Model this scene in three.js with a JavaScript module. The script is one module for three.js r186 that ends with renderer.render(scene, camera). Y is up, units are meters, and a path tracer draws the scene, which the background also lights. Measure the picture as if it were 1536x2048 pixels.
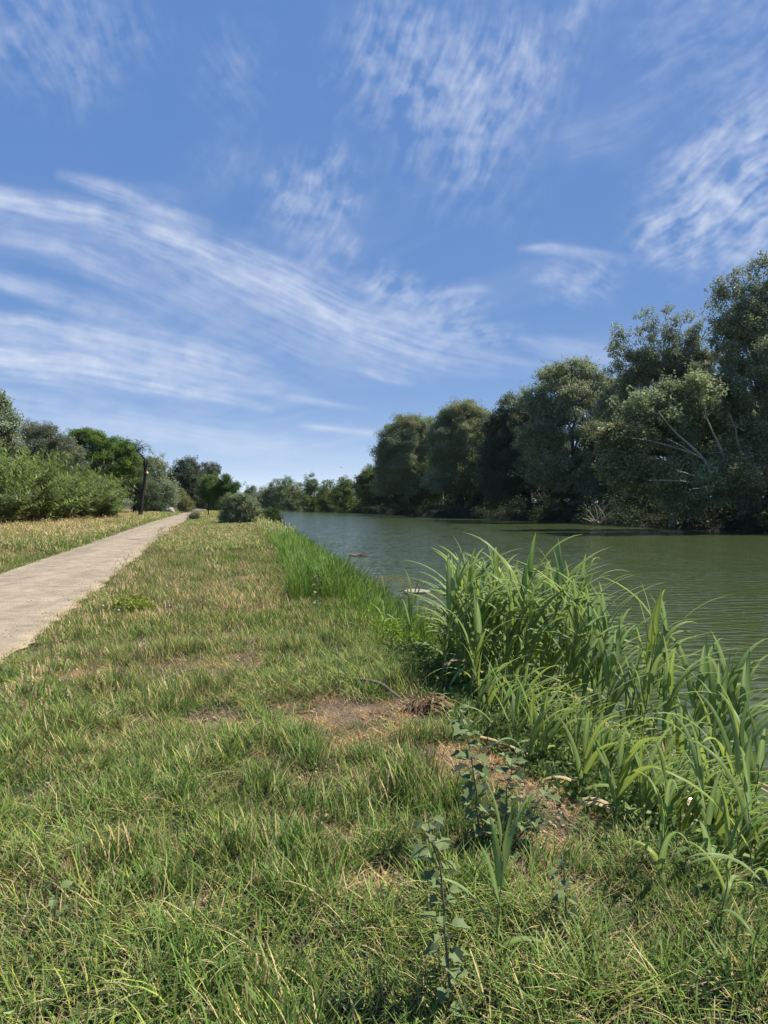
import * as THREE from 'three';
import { mergeGeometries } from 'three/addons/utils/BufferGeometryUtils.js';
import { ImprovedNoise } from 'three/addons/math/ImprovedNoise.js';

// ---------------------------------------------------------------- camera, sky, sun, exposure
const scene = new THREE.Scene();
const camera = new THREE.PerspectiveCamera(73.74, 0.75, 0.1, 4000);
camera.position.set(0, 1.62, 0);
camera.rotation.set(-0.0146, 0, 0);

const renderer = new THREE.WebGLRenderer({ antialias: true });
renderer.toneMapping = THREE.LinearToneMapping;
renderer.toneMappingExposure = 1.84;
renderer.shadowMap.enabled = true;

const SUN_AZ = 66, SUN_EL = 55, RAD = Math.PI / 180;
const sunDir = new THREE.Vector3(Math.sin(SUN_AZ * RAD) * Math.cos(SUN_EL * RAD), Math.sin(SUN_EL * RAD), -Math.cos(SUN_AZ * RAD) * Math.cos(SUN_EL * RAD));
const sun = new THREE.DirectionalLight(new THREE.Color().setRGB(1, 0.945, 0.85), 5.0);
sun.name = 'sun';
sun.position.copy(sunDir).multiplyScalar(120); sun.target.position.set(0, 0, 0);
sun.castShadow = true; sun.shadow.mapSize.set(4096, 4096);
Object.assign(sun.shadow.camera, { left: -90, right: 90, top: 90, bottom: -90, near: 1, far: 400 });
scene.add(sun, sun.target);

// seeded random numbers and noise
function rng(seed) { let a = seed >>> 0; return () => { a = (a + 0x6d2b79f5) | 0; let t = Math.imul(a ^ (a >>> 15), 1 | a); t = (t + Math.imul(t ^ (t >>> 7), 61 | t)) ^ t; return ((t ^ (t >>> 14)) >>> 0) / 4294967296; }; }
const { clamp, smoothstep, lerp } = THREE.MathUtils;
const PERM = (() => { const r = rng(77), p = new Uint8Array(512), q = [...Array(256).keys()]; for (let i = 255; i > 0; i--) { const j = Math.floor(r() * (i + 1)); [q[i], q[j]] = [q[j], q[i]]; } for (let i = 0; i < 512; i++) p[i] = q[i & 255]; return p; })();
const GX = new Float32Array(256), GY = new Float32Array(256);
for (let i = 0; i < 256; i++) { GX[i] = Math.cos(i * 0.0245436926 * 7); GY[i] = Math.sin(i * 0.0245436926 * 7); }
function noise(x, y) {                                   // gradient noise, about -0.7 .. 0.7
  const ix = Math.floor(x), iy = Math.floor(y), fx = x - ix, fy = y - iy, X = ix & 255, Y = iy & 255;
  const u = fx * fx * fx * (fx * (fx * 6 - 15) + 10), v = fy * fy * fy * (fy * (fy * 6 - 15) + 10);
  const a = PERM[PERM[X] + Y], b = PERM[PERM[(X + 1) & 255] + Y], c = PERM[PERM[X] + ((Y + 1) & 255)], d = PERM[PERM[(X + 1) & 255] + ((Y + 1) & 255)];
  const n0 = GX[a] * fx + GY[a] * fy, n1 = GX[b] * (fx - 1) + GY[b] * fy, n2 = GX[c] * fx + GY[c] * (fy - 1), n3 = GX[d] * (fx - 1) + GY[d] * (fy - 1);
  return (n0 + (n1 - n0) * u) + ((n2 + (n3 - n2) * u) - (n0 + (n1 - n0) * u)) * v;
}
function fbm(x, y, o) { let s = 0, a = 1, n = 0; for (let i = 0; i < o; i++) { s += a * noise(x, y); n += a; a *= 0.55; x = x * 2.03 + 17.1; y = y * 2.03 + 5.7; } return s / n * 1.6; }
const noise3 = new ImprovedNoise();

// The sky: clear air that whitens towards the horizon and the sun, and bands of cirrus. [density, fibre direction (0: along the band), [azimuth, elevation, half width] ...] in degrees.
const CIRRUS = [
  [0.62, 0, [[-40.8, 18.8, 0.59], [-29.2, 21.1, 0.59], [-22.5, 21.1, 0.92], [-15.0, 19.5, 1.60], [-8.6, 17.2, 2.44], [-2.8, 14.7, 3.03], [3.4, 12.7, 2.44], [9.6, 11.4, 1.09], [13.2, 10.8, 0.34]]],
  [0.26, 0, [[-40.8, 18.0, 1.68], [-29.2, 20.0, 1.68], [-20.7, 18.9, 2.52], [-11.9, 15.3, 3.36], [-2.8, 11.7, 2.52], [3.8, 10.7, 0.84]]],
  [0.50, 0, [[-25.2, 23.3, 0.21], [-20.6, 22.7, 0.76], [-17.3, 21.9, 1.34], [-14.6, 21.2, 0.59]]],
  [0.45, 0, [[-40.9, 14.1, 0.59], [-29.2, 15.8, 0.59], [-24.2, 14.8, 0.92], [-18.8, 14.1, 1.09], [-17.1, 12.7, 0.42]]],
  [0.70, 0, [[-40.9, 9.2, 1.43], [-29.3, 10.4, 1.43], [-23.2, 10.0, 1.51], [-17.0, 9.1, 1.01], [-11.9, 8.3, 0.42], [-9.3, 7.7, 0.17]]],
  [0.60, 0, [[-39.4, 11.9, 0.42], [-27.3, 13.3, 0.42], [-21.8, 12.4, 1.26], [-15.8, 11.5, 1.43], [-11.1, 10.2, 0.84], [-6.4, 9.2, 0.17]]],
  [0.40, 0, [[-40.9, 11.1, 0.92], [-29.3, 12.3, 0.92], [-22.5, 11.4, 1.09], [-15.0, 9.8, 1.01], [-9.5, 9.4, 0.21]]],
  [0.35, 0, [[-15.8, 12.4, 0.34], [-12.3, 11.8, 0.76], [-9.4, 11.0, 0.34]]],
  [0.30, 0, [[-40.8, 16.2, 0.67], [-29.2, 18.4, 0.67], [-24.9, 18.4, 1.01], [-17.7, 16.0, 1.09], [-14.2, 15.6, 0.34]]],
  [0.40, 65, [[-9.4, 22.0, 1.26], [-7.0, 23.6, 2.44], [-4.5, 24.2, 2.52], [-2.8, 24.7, 0.92]]],
  [0.28, 60, [[-7.0, 21.1, 0.92], [-4.5, 20.1, 1.51], [-1.2, 20.5, 0.59]]],
  [0.42, 62, [[-3.6, 34.3, 1.68], [0.5, 32.9, 3.57], [4.6, 31.1, 4.62], [7.9, 28.8, 4.62], [10.8, 26.3, 2.10], [12.0, 25.6, 0.42]]],
  [0.42, 60, [[3.8, 30.5, 1.26], [7.9, 31.5, 2.94], [12.0, 31.8, 3.15], [14.3, 32.7, 0.84]]],
  [0.50, 70, [[12.0, 32.5, 0.34], [12.8, 31.9, 0.84], [13.1, 31.1, 0.42]]],
  [0.70, 28, [[19.3, 18.4, 0.34], [21.9, 20.5, 1.89], [24.7, 21.1, 3.15], [27.4, 21.6, 3.78], [31.2, 22.4, 4.62], [44.1, 19.1, 4.62]]],
  [0.50, 4, [[19.5, 18.5, 0.21], [23.0, 18.1, 0.55], [26.4, 18.0, 0.67], [31.2, 17.8, 0.59], [44.1, 15.1, 0.59]]],
  [0.45, 38, [[20.8, 21.7, 0.42], [23.6, 24.2, 1.34], [26.4, 25.5, 1.51], [31.1, 27.1, 1.43], [44.0, 23.3, 1.43]]],
  [0.46, 35, [[-2.8, 17.9, 0.67], [-0.3, 17.4, 1.43], [3.4, 16.4, 1.01], [8.0, 15.8, 0.50], [9.4, 16.2, 0.17]]],
  [0.42, 10, [[0.9, 15.2, 0.59], [3.4, 14.6, 1.01], [7.6, 13.9, 0.84], [11.4, 13.4, 0.67], [12.0, 13.0, 0.17]]],
  [0.30, 0, [[4.7, 16.9, 0.25], [7.1, 17.2, 0.59], [9.0, 17.0, 0.17]]],
  [0.30, 0, [[11.2, 13.1, 0.42], [13.6, 12.4, 0.92], [17.9, 11.3, 1.09], [21.2, 10.2, 0.84]]],
  [0.36, -28, [[12.0, 18.1, 0.67], [14.8, 17.0, 1.51], [17.8, 17.1, 1.26], [19.3, 17.5, 0.34]]],
  [0.36, 0, [[11.2, 19.9, 0.17], [13.6, 19.9, 0.34], [16.7, 19.0, 0.34], [19.0, 18.6, 0.17]]],
  [0.40, 0, [[-2.0, 10.9, 0.17], [0.1, 10.3, 0.38], [2.4, 9.8, 0.17]]],
  [0.50, 0, [[-7.0, 6.3, 0.13], [-3.7, 6.0, 0.25], [0.5, 5.6, 0.17]]],
  [0.34, 0, [[-40.9, 6.7, 1.09], [-29.3, 7.4, 1.09], [-20.7, 6.4, 1.51], [-13.1, 5.0, 1.43], [-6.2, 4.7, 0.59]]],
  [0.30, 0, [[-40.0, 5.1, 0.67], [-28.0, 5.7, 0.67], [-18.9, 5.3, 0.84], [-7.0, 4.1, 1.26], [-0.3, 3.7, 0.59]]],
  [0.36, 0, [[-15.0, 9.4, 0.13], [-8.6, 8.8, 0.25], [-1.6, 7.7, 0.13]]],
  [0.28, -58, [[-31.0, 30.4, 2.52], [-27.2, 31.1, 3.36], [-24.1, 30.0, 2.10], [-21.3, 30.0, 0.67]]],
  [0.22, -58, [[-25.8, 32.7, 1.68], [-22.4, 32.3, 2.52], [-17.6, 32.8, 1.26]]],
  [0.14, -50, [[-15.7, 32.2, 1.26], [-12.2, 31.5, 2.94], [-10.2, 33.4, 1.68]]],
  [0.16, 0, [[13.6, 26.8, 1.68], [18.5, 27.4, 2.10], [22.5, 28.6, 0.67]]],
  [0.20, 20, [[19.3, 32.9, 2.52], [25.3, 31.7, 3.78], [31.7, 28.6, 4.20]]],
  [0.16, 60, [[-15.0, 25.3, 1.26], [-12.2, 25.6, 1.68], [-11.0, 24.7, 0.67]]],
  [0.30, 50, [[14.7, 34.3, 0.59], [16.2, 34.7, 1.09], [18.5, 35.6, 1.26]]],
];
function makeSky() {
  const W = 4096, Hh = 2048, data = new Float32Array(W * Hh * 4), D = 180 / Math.PI;
  const bands = CIRRUS.map(([dens, ang, pts], id) => {
    const m = Math.max(...pts.map((p) => p[2])) * 2.6 + 0.5, len = [0];
    for (let i = 1; i < pts.length; i++) len[i] = len[i - 1] + Math.hypot(pts[i][0] - pts[i - 1][0], pts[i][1] - pts[i - 1][1]);
    return { dens, ang, pts, id, len, a0: Math.min(...pts.map((p) => p[0])) - m, a1: Math.max(...pts.map((p) => p[0])) + m, e0: Math.min(...pts.map((p) => p[1])) - m, e1: Math.max(...pts.map((p) => p[1])) + m };
  });
  for (let row = 0; row < Hh; row++) {
    const el = ((row + 0.5) / Hh - 0.5) * Math.PI, y = Math.sin(el), ce = Math.cos(el), eld = el * D;
    for (let col = 0; col < W; col++) {
      const o = (row * W + col) * 4, t = ((col + 0.5) / W - 0.5) * 2 * Math.PI, x = Math.cos(t) * ce, z = Math.sin(t) * ce;
      data[o + 3] = 1;
      if (eld < -1.5) { data[o] = 0.1; data[o + 1] = 0.1; data[o + 2] = 0.075; continue; }
      const h = Math.max(0, y), g = Math.exp(-h * 6.5), g2 = Math.exp(-h * 20);
      const cosS = x * sunDir.x + y * sunDir.y + z * sunDir.z, ang = Math.acos(clamp(cosS, -1, 1)) * D;
      const glow = Math.exp(-ang / 22) * 0.55 + Math.exp(-ang / 7) * 1.2;
let r = 0.074 + 0.12 * g + 0.46 * g2, gg = 0.166 + 0.20 * g + 0.37 * g2, b = 0.39 + 0.22 * g + 0.18 * g2;
      r += 0.2 * glow; gg += 0.17 * glow; b += 0.17 * glow;
      const az = Math.atan2(x, -z) * D;
      let clear = 1;
      if (y > 0.02) {                                    // thin high cirrus everywhere, streaked along one wind
        const px = x / (y + 0.06), pz = z / (y + 0.06), s = px * 0.62 + pz * 0.78, q = px * 0.78 - pz * 0.62;
        const n = fbm(s * 0.55 + 0.5 * noise(q * 1.5, s), q * 2.2, 5), patch = smoothstep(noise(px * 0.55 + 9, pz * 0.55) + 0.1, 0, 0.45);
        const inFrame = Math.abs(az) < 36 && eld < 40 ? 0.45 : 1;
        clear *= 1 - clamp((n + 0.12) * 0.55, 0, 0.5) * patch * inFrame * smoothstep(y, 0.02, 0.1);
        clear *= 1 - 0.16 * g;
      }
      if (Math.abs(az) < 40 && eld < 42 && eld > 0) for (const B of bands) {
        if (az < B.a0 || az > B.a1 || eld < B.e0 || eld > B.e1) continue;
        let best = 1e9, bt = 0, bh = 1, bs = 0, bd = 0;
        for (let i = 0; i + 1 < B.pts.length; i++) {
          const p = B.pts[i], q = B.pts[i + 1], dx = q[0] - p[0], dy = q[1] - p[1], L = Math.hypot(dx, dy), k = clamp(((az - p[0]) * dx + (eld - p[1]) * dy) / (L * L), 0, 1);
          const ex = az - p[0] - dx * k, ey = eld - p[1] - dy * k, hw = lerp(p[2], q[2], k), dd = Math.hypot(ex, ey) / (hw * (B.ang ? 0.95 : 0.72) + 0.16);
          if (dd < best) { best = dd; bt = (dx * ey - dy * ex) / L; bh = hw; bs = B.len[i] + L * k; bd = dd; }
        }
        if (best > 2.6) continue;
        const k = 37.7 * B.id;
        let along = bs, across = bt, e = bd;
        if (B.ang) { const c = Math.cos(B.ang * RAD), sn = Math.sin(B.ang * RAD); along = az * c + eld * sn; across = -az * sn + eld * c; across += 1.3 * noise(along * 0.16 + k, across * 0.12) + 0.25 * noise(along * 0.6, across * 0.5 + k); }
        const warp = noise(along * 0.16 + k, across * 0.3) * 0.9 + noise(along * 0.5 + k, across * 0.7) * 0.25;
        const F = B.ang ? 0.6 : 0.42;
        e += warp * 0.45 + fbm(along * F * 0.5, across * 1.2 + k, 4) * 0.65;
        if (e > 2.5) continue;
        const prof = e < 0 ? 1 : Math.exp(-e * e * 0.9);
        const n1 = fbm(along * F * 0.3 + k + warp * 0.2, across * 1.1 + warp * 0.3, 5), n2 = fbm(along * F * 0.42 + k, across * 3.4 + warp * 0.3, 4), n3 = fbm(az * 0.55 + k, eld * 0.7, 6);
        const L1 = B.len[B.len.length - 1], fade = (0.35 + 0.65 * smoothstep(bs, 0, 0.2 * L1)) * (1 - 0.7 * smoothstep(bs, 0.7 * L1, L1)) * (1 - smoothstep(best, 1.1, 2.6));
        clear *= 1 - clamp(B.dens * 1.08 * fade * prof * (B.ang ? clamp(0.34 + 0.55 * n1 + 0.24 * n2 + 0.85 * n3, 0, 1.25) : clamp(0.58 + 0.55 * n1 + 0.34 * n2 + 0.4 * n3, 0, 1.2)), 0, 0.9);
      }
      const a = 1 - clear, cr = 0.54 + 0.25 * glow, cg = 0.58 + 0.22 * glow, cb = 0.67 + 0.2 * glow;
      data[o] = 0.79 * lerp(r, cr, a); data[o + 1] = 0.79 * lerp(gg, cg, a); data[o + 2] = 0.79 * lerp(b, cb, a);
    }
  }
  const t = new THREE.DataTexture(data, W, Hh, THREE.RGBAFormat, THREE.FloatType);
  t.mapping = THREE.EquirectangularReflectionMapping; t.magFilter = t.minFilter = THREE.LinearFilter; t.wrapS = THREE.RepeatWrapping; t.needsUpdate = true;
  return t;
}
scene.background = makeSky();
scene.environment = scene.background;

// ---------------------------------------------------------------- shared helpers
const used = new Map();
function numbered(name) { const n = used.get(name) ?? 0; used.set(name, n + 1); return n ? `${name}_${String(n).padStart(3, '0')}` : name; }
function tag(o, label, category, group, kind) {
  if (label) o.userData.label = label;
  if (category) o.userData.category = category;
  if (group) o.userData.group = group;
  if (kind) o.userData.kind = kind;
  return o;
}
function mesh(name, geo, mat, parent) { const m = new THREE.Mesh(geo, mat); m.name = parent === scene ? numbered(name) : name; m.castShadow = m.receiveShadow = true; parent.add(m); return m; }
function base(name, x, y, z, turn = 0) { const g = new THREE.Group(); g.name = numbered(name); g.position.set(x, y, z); g.rotation.y = turn; scene.add(g); return g; }
function scatter(name, geo, mat, list, parent) {           // list of { m: Matrix4, c: [r, g, b] }
  const im = new THREE.InstancedMesh(geo, mat, list.length), col = new THREE.Color();
  im.name = parent === scene ? numbered(name) : name; im.castShadow = im.receiveShadow = true; im.userData.kind = 'stuff';
  for (let i = 0; i < list.length; i++) { im.setMatrixAt(i, list[i].m); im.setColorAt(i, col.setRGB(...list[i].c)); }
  parent.add(im); return im;
}
const V = (x, y, z) => new THREE.Vector3(x, y, z);
function place(x, y, z, yaw, sx, sy = sx, sz = sx, tiltX = 0, tiltZ = 0) {
  return new THREE.Matrix4().compose(V(x, y, z), new THREE.Quaternion().setFromEuler(new THREE.Euler(tiltX, yaw, tiltZ, 'YXZ')), V(sx, sy, sz));
}
// triangles with one colour per corner
class Soup {
  constructor() { this.p = []; this.c = []; this.i = []; }
  v(x, y, z, c) { this.p.push(x, y, z); this.c.push(c[0], c[1], c[2]); return this.p.length / 3 - 1; }
  build(smooth = false) {
    const g = new THREE.BufferGeometry();
    g.setAttribute('position', new THREE.Float32BufferAttribute(this.p, 3)); g.setAttribute('color', new THREE.Float32BufferAttribute(this.c, 3)); g.setIndex(this.i);
    if (smooth) g.computeVertexNormals();
    return g;
  }
}
// a tapered, bent tube through points with a radius at each
function taperTube(pts, radii, seg = 7, wob = 0, seed = 1) {
  const r = rng(seed), n = pts.length, pos = [], uv = [], idx = [];
  let up = V(0.31, 0.2, 0.93), run = 0;
  for (let i = 0; i < n; i++) {
    const t = V(0, 0, 0).subVectors(pts[Math.min(i + 1, n - 1)], pts[Math.max(i - 1, 0)]).normalize(), a = up.clone().addScaledVector(t, -up.dot(t)).normalize(), b = V(0, 0, 0).crossVectors(t, a);
    if (i) run += pts[i].distanceTo(pts[i - 1]);
    up = a;
    for (let k = 0; k <= seg; k++) {
      const w = (k % seg) / seg * Math.PI * 2, rr = radii[i] * (1 + wob * (r() - 0.5));
      pos.push(pts[i].x + (a.x * Math.cos(w) + b.x * Math.sin(w)) * rr, pts[i].y + (a.y * Math.cos(w) + b.y * Math.sin(w)) * rr, pts[i].z + (a.z * Math.cos(w) + b.z * Math.sin(w)) * rr);
      uv.push(k / seg, run);
      if (k === seg) for (let c = 0; c < 3; c++) pos[pos.length - 3 + c] = pos[pos.length - 3 - seg * 3 + c];
    }
  }
  for (let i = 0; i + 1 < n; i++) for (let k = 0; k < seg; k++) { const o = i * (seg + 1) + k; idx.push(o, o + 1, o + seg + 1, o + 1, o + seg + 2, o + seg + 1); }
  const c = pts.length * (seg + 1); pos.push(pts[n - 1].x, pts[n - 1].y, pts[n - 1].z); uv.push(0, run);
  for (let k = 0; k < seg; k++) idx.push((n - 1) * (seg + 1) + k, (n - 1) * (seg + 1) + k + 1, c);
  const g = new THREE.BufferGeometry();
  g.setAttribute('position', new THREE.Float32BufferAttribute(pos, 3)); g.setAttribute('uv', new THREE.Float32BufferAttribute(uv, 2)); g.setIndex(idx); g.computeVertexNormals();
  return g;
}
function curvePts(a, b, n, bow, r) {                      // n + 1 points from a to b with a bow and some wander
  const c = V(0, 0, 0).addVectors(a, b).multiplyScalar(0.5).add(bow), out = [], L = a.distanceTo(b), f = r() * 50;
  for (let i = 0; i <= n; i++) {
    const t = i / n, p = a.clone().multiplyScalar((1 - t) * (1 - t)).addScaledVector(c, 2 * t * (1 - t)).addScaledVector(b, t * t), k = Math.min(t, 1) * L * 0.035;
    p.x += noise(t * 4 + f, 1.5) * k * 2; p.z += noise(t * 4 + f, 7.5) * k * 2; out.push(p);
  }
  return out;
}
function dataTex(n, f, srgb) {                            // n x n tile, f(u, v) -> value or [r, g, b] in 0 .. 1
  const d = new Uint8Array(n * n * 4);
  for (let j = 0; j < n; j++) for (let i = 0; i < n; i++) { const v = f(i / n, j / n), o = (j * n + i) * 4; for (let c = 0; c < 3; c++) d[o + c] = clamp((v.length ? v[c] : v) * 255, 0, 255); d[o + 3] = 255; }
  const t = new THREE.DataTexture(d, n, n, THREE.RGBAFormat); t.wrapS = t.wrapT = THREE.RepeatWrapping; t.magFilter = t.minFilter = THREE.LinearFilter; if (srgb) t.colorSpace = THREE.SRGBColorSpace; t.needsUpdate = true; return t;
}
function tnoise(u, v, f) {                                // tiling gradient noise: f whole cells across
  const x = u * f, y = v * f, ix = Math.floor(x), iy = Math.floor(y), fx = x - ix, fy = y - iy, w = (i, j) => PERM[PERM[((ix + i) % f) & 255] + (((iy + j) % f) & 255)];
  const s = fx * fx * (3 - 2 * fx), t = fy * fy * (3 - 2 * fy), g = (i, j) => { const k = w(i, j); return GX[k] * (fx - i) + GY[k] * (fy - j); };
  return lerp(lerp(g(0, 0), g(1, 0), s), lerp(g(0, 1), g(1, 1), s), t);
}
function table(pts) { return (d) => { let i = 0; while (i < pts.length - 2 && d > pts[i + 1][0]) i++; const [a, x] = pts[i], [b, y] = pts[i + 1], [a0, x0] = pts[Math.max(i - 1, 0)], [b1, y1] = pts[Math.min(i + 2, pts.length - 1)], t = (d - a) / (b - a); if (t < 0 || t > 1) return x + (y - x) * t; const m0 = (y - x0) / (b - a0) * (b - a), m1 = (y1 - x) / (b1 - a) * (b - a), t2 = t * t, t3 = t2 * t; return (2 * t3 - 3 * t2 + 1) * x + (t3 - 2 * t2 + t) * m0 + (3 * t2 - 2 * t3) * y + (t3 - t2) * m1; }; }

// ---------------------------------------------------------------- the lie of the land (d = metres ahead of the camera, d = -z)
const WATER_Y = -0.8;
const nearEdge = table([[-40, 9], [-8, 5.2], [0, 3.9], [3, 3.2], [4.6, 2.75], [6.5, 2.0], [9, 1.25], [11, 0.65], [15, -0.2], [20, -1.25], [30, -3.3], [40, -5.4], [60, -9.6], [80, -14], [110, -21], [150, -31], [200, -45], [260, -67], [330, -105], [400, -160]]);
const farEdge = table([[-40, 52], [0, 40], [30, 33], [51, 28.8], [75, 22.5], [91, 16.8], [136, -1.5], [200, -19.5], [250, -37], [300, -60], [360, -98], [430, -150]]);
const slopeW = table([[-40, 2.2], [0, 2.1], [3, 2.15], [4.5, 2.2], [6, 2.0], [9, 1.65], [14, 1.4], [25, 1.3], [400, 1.3]]);
const pathRight = (d) => (d < 7 ? -3.86 - (d - 7) * 0.33 : -3.86 - (d - 7) * 0.262 + 0.00012 * (d - 7) ** 2) + 0.16 * noise(d * 0.5, 3) + 0.12 * noise(d * 1.7, 8);
const pathLeft = (d) => (d < 15 ? -8.6 - (d - 15) * 0.3 : -8.6 - (d - 15) * 0.26 + 0.00012 * (d - 15) ** 2) + 0.09 * noise(d * 0.4, 13) + 0.05 * noise(d * 1.3, 28);
function ground(x, d) {
  const wn = nearEdge(d), fe = farEdge(d);
  const lump = 0.05 * noise(x * 0.7, d * 0.7) + 0.03 * noise(x * 2.1 + 3, d * 2.1) + (d < 14 ? 0.02 * noise(x * 6, d * 6) : 0);
  if (x < wn) {
    const lip = wn - slopeW(d) + 0.12 * noise(d * 1.3, 40), t = clamp((x - lip) / (wn - lip), 0, 1), drop = t * t * (3 - 2 * t) * 0.35 + 0.55 * Math.sin(t * Math.PI / 2);
    const pr = pathRight(d), pl = pathLeft(d), onPath = smoothstep(x, pl - 0.7, pl + 0.1) * (1 - smoothstep(x, pr - 0.1, pr + 0.7));
    return lerp(lump + 0.06 * smoothstep(x - lip, -3, -0.5), -0.012, onPath) - 0.02 * onPath - drop * 0.92 + (x < pl ? 0.10 * smoothstep(pl - x, 0.5, 5) : 0);
  }
  if (x < fe) return Math.max(-2.4, -0.82 - Math.min((x - wn) * 0.45, (fe - x) * 0.6, 1.6));
  return -0.82 + 1.5 * (1 - Math.exp(-(x - fe) * 0.55)) + lump * 2;
}
// bare or dry spots in the grass: [x, d, radius x, radius d, strength]
const BARE = [[-0.25, 5.05, 0.62, 0.3, 1], [0.3, 5.1, 0.4, 0.25, 1], [-2.95, 6.4, 0.42, 0.22, 1], [-1.25, 5.0, 0.26, 0.16, 1], [0.62, 3.08, 0.34, 0.2, 1], [0.72, 2.85, 0.22, 0.16, 0.9], [-2.3, 14.2, 1.0, 0.22, 1], [-0.06, 2.78, 0.13, 0.1, 1], [-0.76, 2.64, 0.16, 0.09, 1], [0.66, 4.05, 0.5, 0.35, 0.8], [-1.9, 8.2, 0.6, 0.4, 0.55], [-1.4, 6.6, 0.7, 0.4, 0.5], [-0.5, 3.9, 0.5, 0.3, 0.35], [-0.2, 3.3, 0.3, 0.2, 0.5], [0.1, 4.5, 0.5, 0.3, 0.6], [-3.6, 5.9, 0.3, 0.3, 0.5], [-1.6, 9.6, 0.8, 0.4, 0.5], [0.9, 3.5, 0.2, 0.3, 0.7], [-3.15, 10.0, 0.55, 0.25, 0.6]];
function bare(x, d) { let b = 0; for (const [bx, bd, rx, rd, s] of BARE) { const u = (x - bx) / rx, v = (d - bd) / rd, q = u * u + v * v; if (q < 6) b = Math.max(b, s * clamp(1.42 - Math.sqrt(q) + 0.9 * noise(x * 4, d * 4), 0, 1)); } return b; }
function dryness(x, d) {                                  // 0 green .. 1 straw
  const pr = pathRight(d), pl = pathLeft(d);
  let k = 0.2 + 0.6 * noise(x * 0.55 + 4, d * 0.42) + 0.4 * noise(x * 1.9, d * 1.6 + 9);
  if (x < pl) k = smoothstep(pl - x, 0.9, 3.2) * 0.7 - 0.4 * smoothstep(noise(x * 0.3, d * 0.22), 0.05, 0.4) + 0.12;
  else if (d > 26) k += 0.1;
  k += 0.22 * smoothstep(d, 4, 8) * (1 - smoothstep(d, 12, 20));
  k -= 0.14 * (1 - smoothstep(d, 3, 5.5));
  const lip = nearEdge(d) - slopeW(d);
  if (x > lip - 0.9) k -= 0.5 * smoothstep(x, lip - 0.9, lip + 0.2);
  return clamp(k, 0, 1);
}

function gridMesh(xs, ds, f) {                            // f(x, d) -> [y, r, g, b]
  const n = xs.length, pos = new Float32Array(n * ds.length * 3), col = new Float32Array(pos.length), uv = new Float32Array(n * ds.length * 2), idx = [];
  ds.forEach((d, j) => { for (let i = 0; i < n; i++) { const x = typeof xs[i] === 'function' ? xs[i](d) : xs[i], o = j * n + i, q = f(x, d, i); pos.set([x, q[0], -d], o * 3); col.set([q[1], q[2], q[3]], o * 3); uv.set([x, d], o * 2); } });
  for (let j = 0; j + 1 < ds.length; j++) for (let i = 0; i + 1 < n; i++) { const o = j * n + i; idx.push(o, o + 1, o + n, o + 1, o + n + 1, o + n); }
  const g = new THREE.BufferGeometry();
  g.setAttribute('position', new THREE.BufferAttribute(pos, 3)); g.setAttribute('color', new THREE.BufferAttribute(col, 3)); g.setAttribute('uv', new THREE.BufferAttribute(uv, 2));
  g.setIndex(new THREE.BufferAttribute(new Uint32Array(idx), 1)); g.computeVertexNormals();
  return g;
}
function groundMap() {
  const r = rng(5), speck = new Float32Array(512 * 512);
  for (let k = 0; k < 9000; k++) {                        // short straws and crumbs lying about
    const x = r() * 512, y = r() * 512, a = r() * 6.28, L = 3 + r() * 16, v = (r() - 0.35) * 0.55;
    for (let s = 0; s < L; s += 0.7) speck[(Math.floor(y + Math.sin(a) * s) & 511) * 512 + (Math.floor(x + Math.cos(a) * s) & 511)] = v;
  }
  return (u, v) => 0.62 + 0.22 * tnoise(u, v, 7) + 0.22 * tnoise(u, v, 31) + 0.2 * tnoise(u, v, 97) + speck[Math.floor(v * 512) * 512 + Math.floor(u * 512)];
}
{
  const xs = [], ds = [];
  for (let i = -215; i <= 215; i++) { const a = Math.abs(i); xs.push(Math.sign(i) * 2 * (Math.exp(0.0285 * a) - 1)); }
  for (let j = 0; j <= 470; j++) ds.push(-8 + 4.2 * (Math.exp(0.01255 * j) - 1));
  const fm = groundMap(), soil = dataTex(512, fm, true), soilBump = dataTex(512, fm);
  soil.repeat.set(0.9, 0.9); soilBump.repeat.set(0.9, 0.9);
  const g = gridMesh(xs, ds, (x, d) => {
    const y = ground(x, d), b = d < 20 ? bare(x, d) : 0, k = dryness(x, d), fe = farEdge(d);
    let c = [lerp(0.035, 0.15, k), lerp(0.038, 0.12, k), lerp(0.015, 0.06, k)];  // soil darkest under green grass, shade between tufts put into its colour
    c = [lerp(c[0], 0.34, b), lerp(c[1], 0.245, b), lerp(c[2], 0.14, b)];
    if (y < -0.2 && x < fe) { const w = smoothstep(-y, 0.2, 0.7); c = [lerp(c[0], 0.09, w), lerp(c[1], 0.07, w), lerp(c[2], 0.04, w)]; }
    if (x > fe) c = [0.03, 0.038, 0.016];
    return [y, ...c];
  });
  const m = new THREE.MeshStandardMaterial({ name: 'soil', vertexColors: true, map: soil, bumpMap: soilBump, bumpScale: 0.03, roughness: 0.95 });
  tag(mesh('ground', g, m, scene), 'grassy canal bank and flat ground on both sides of the water', 'ground', null, 'structure');
}
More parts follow.
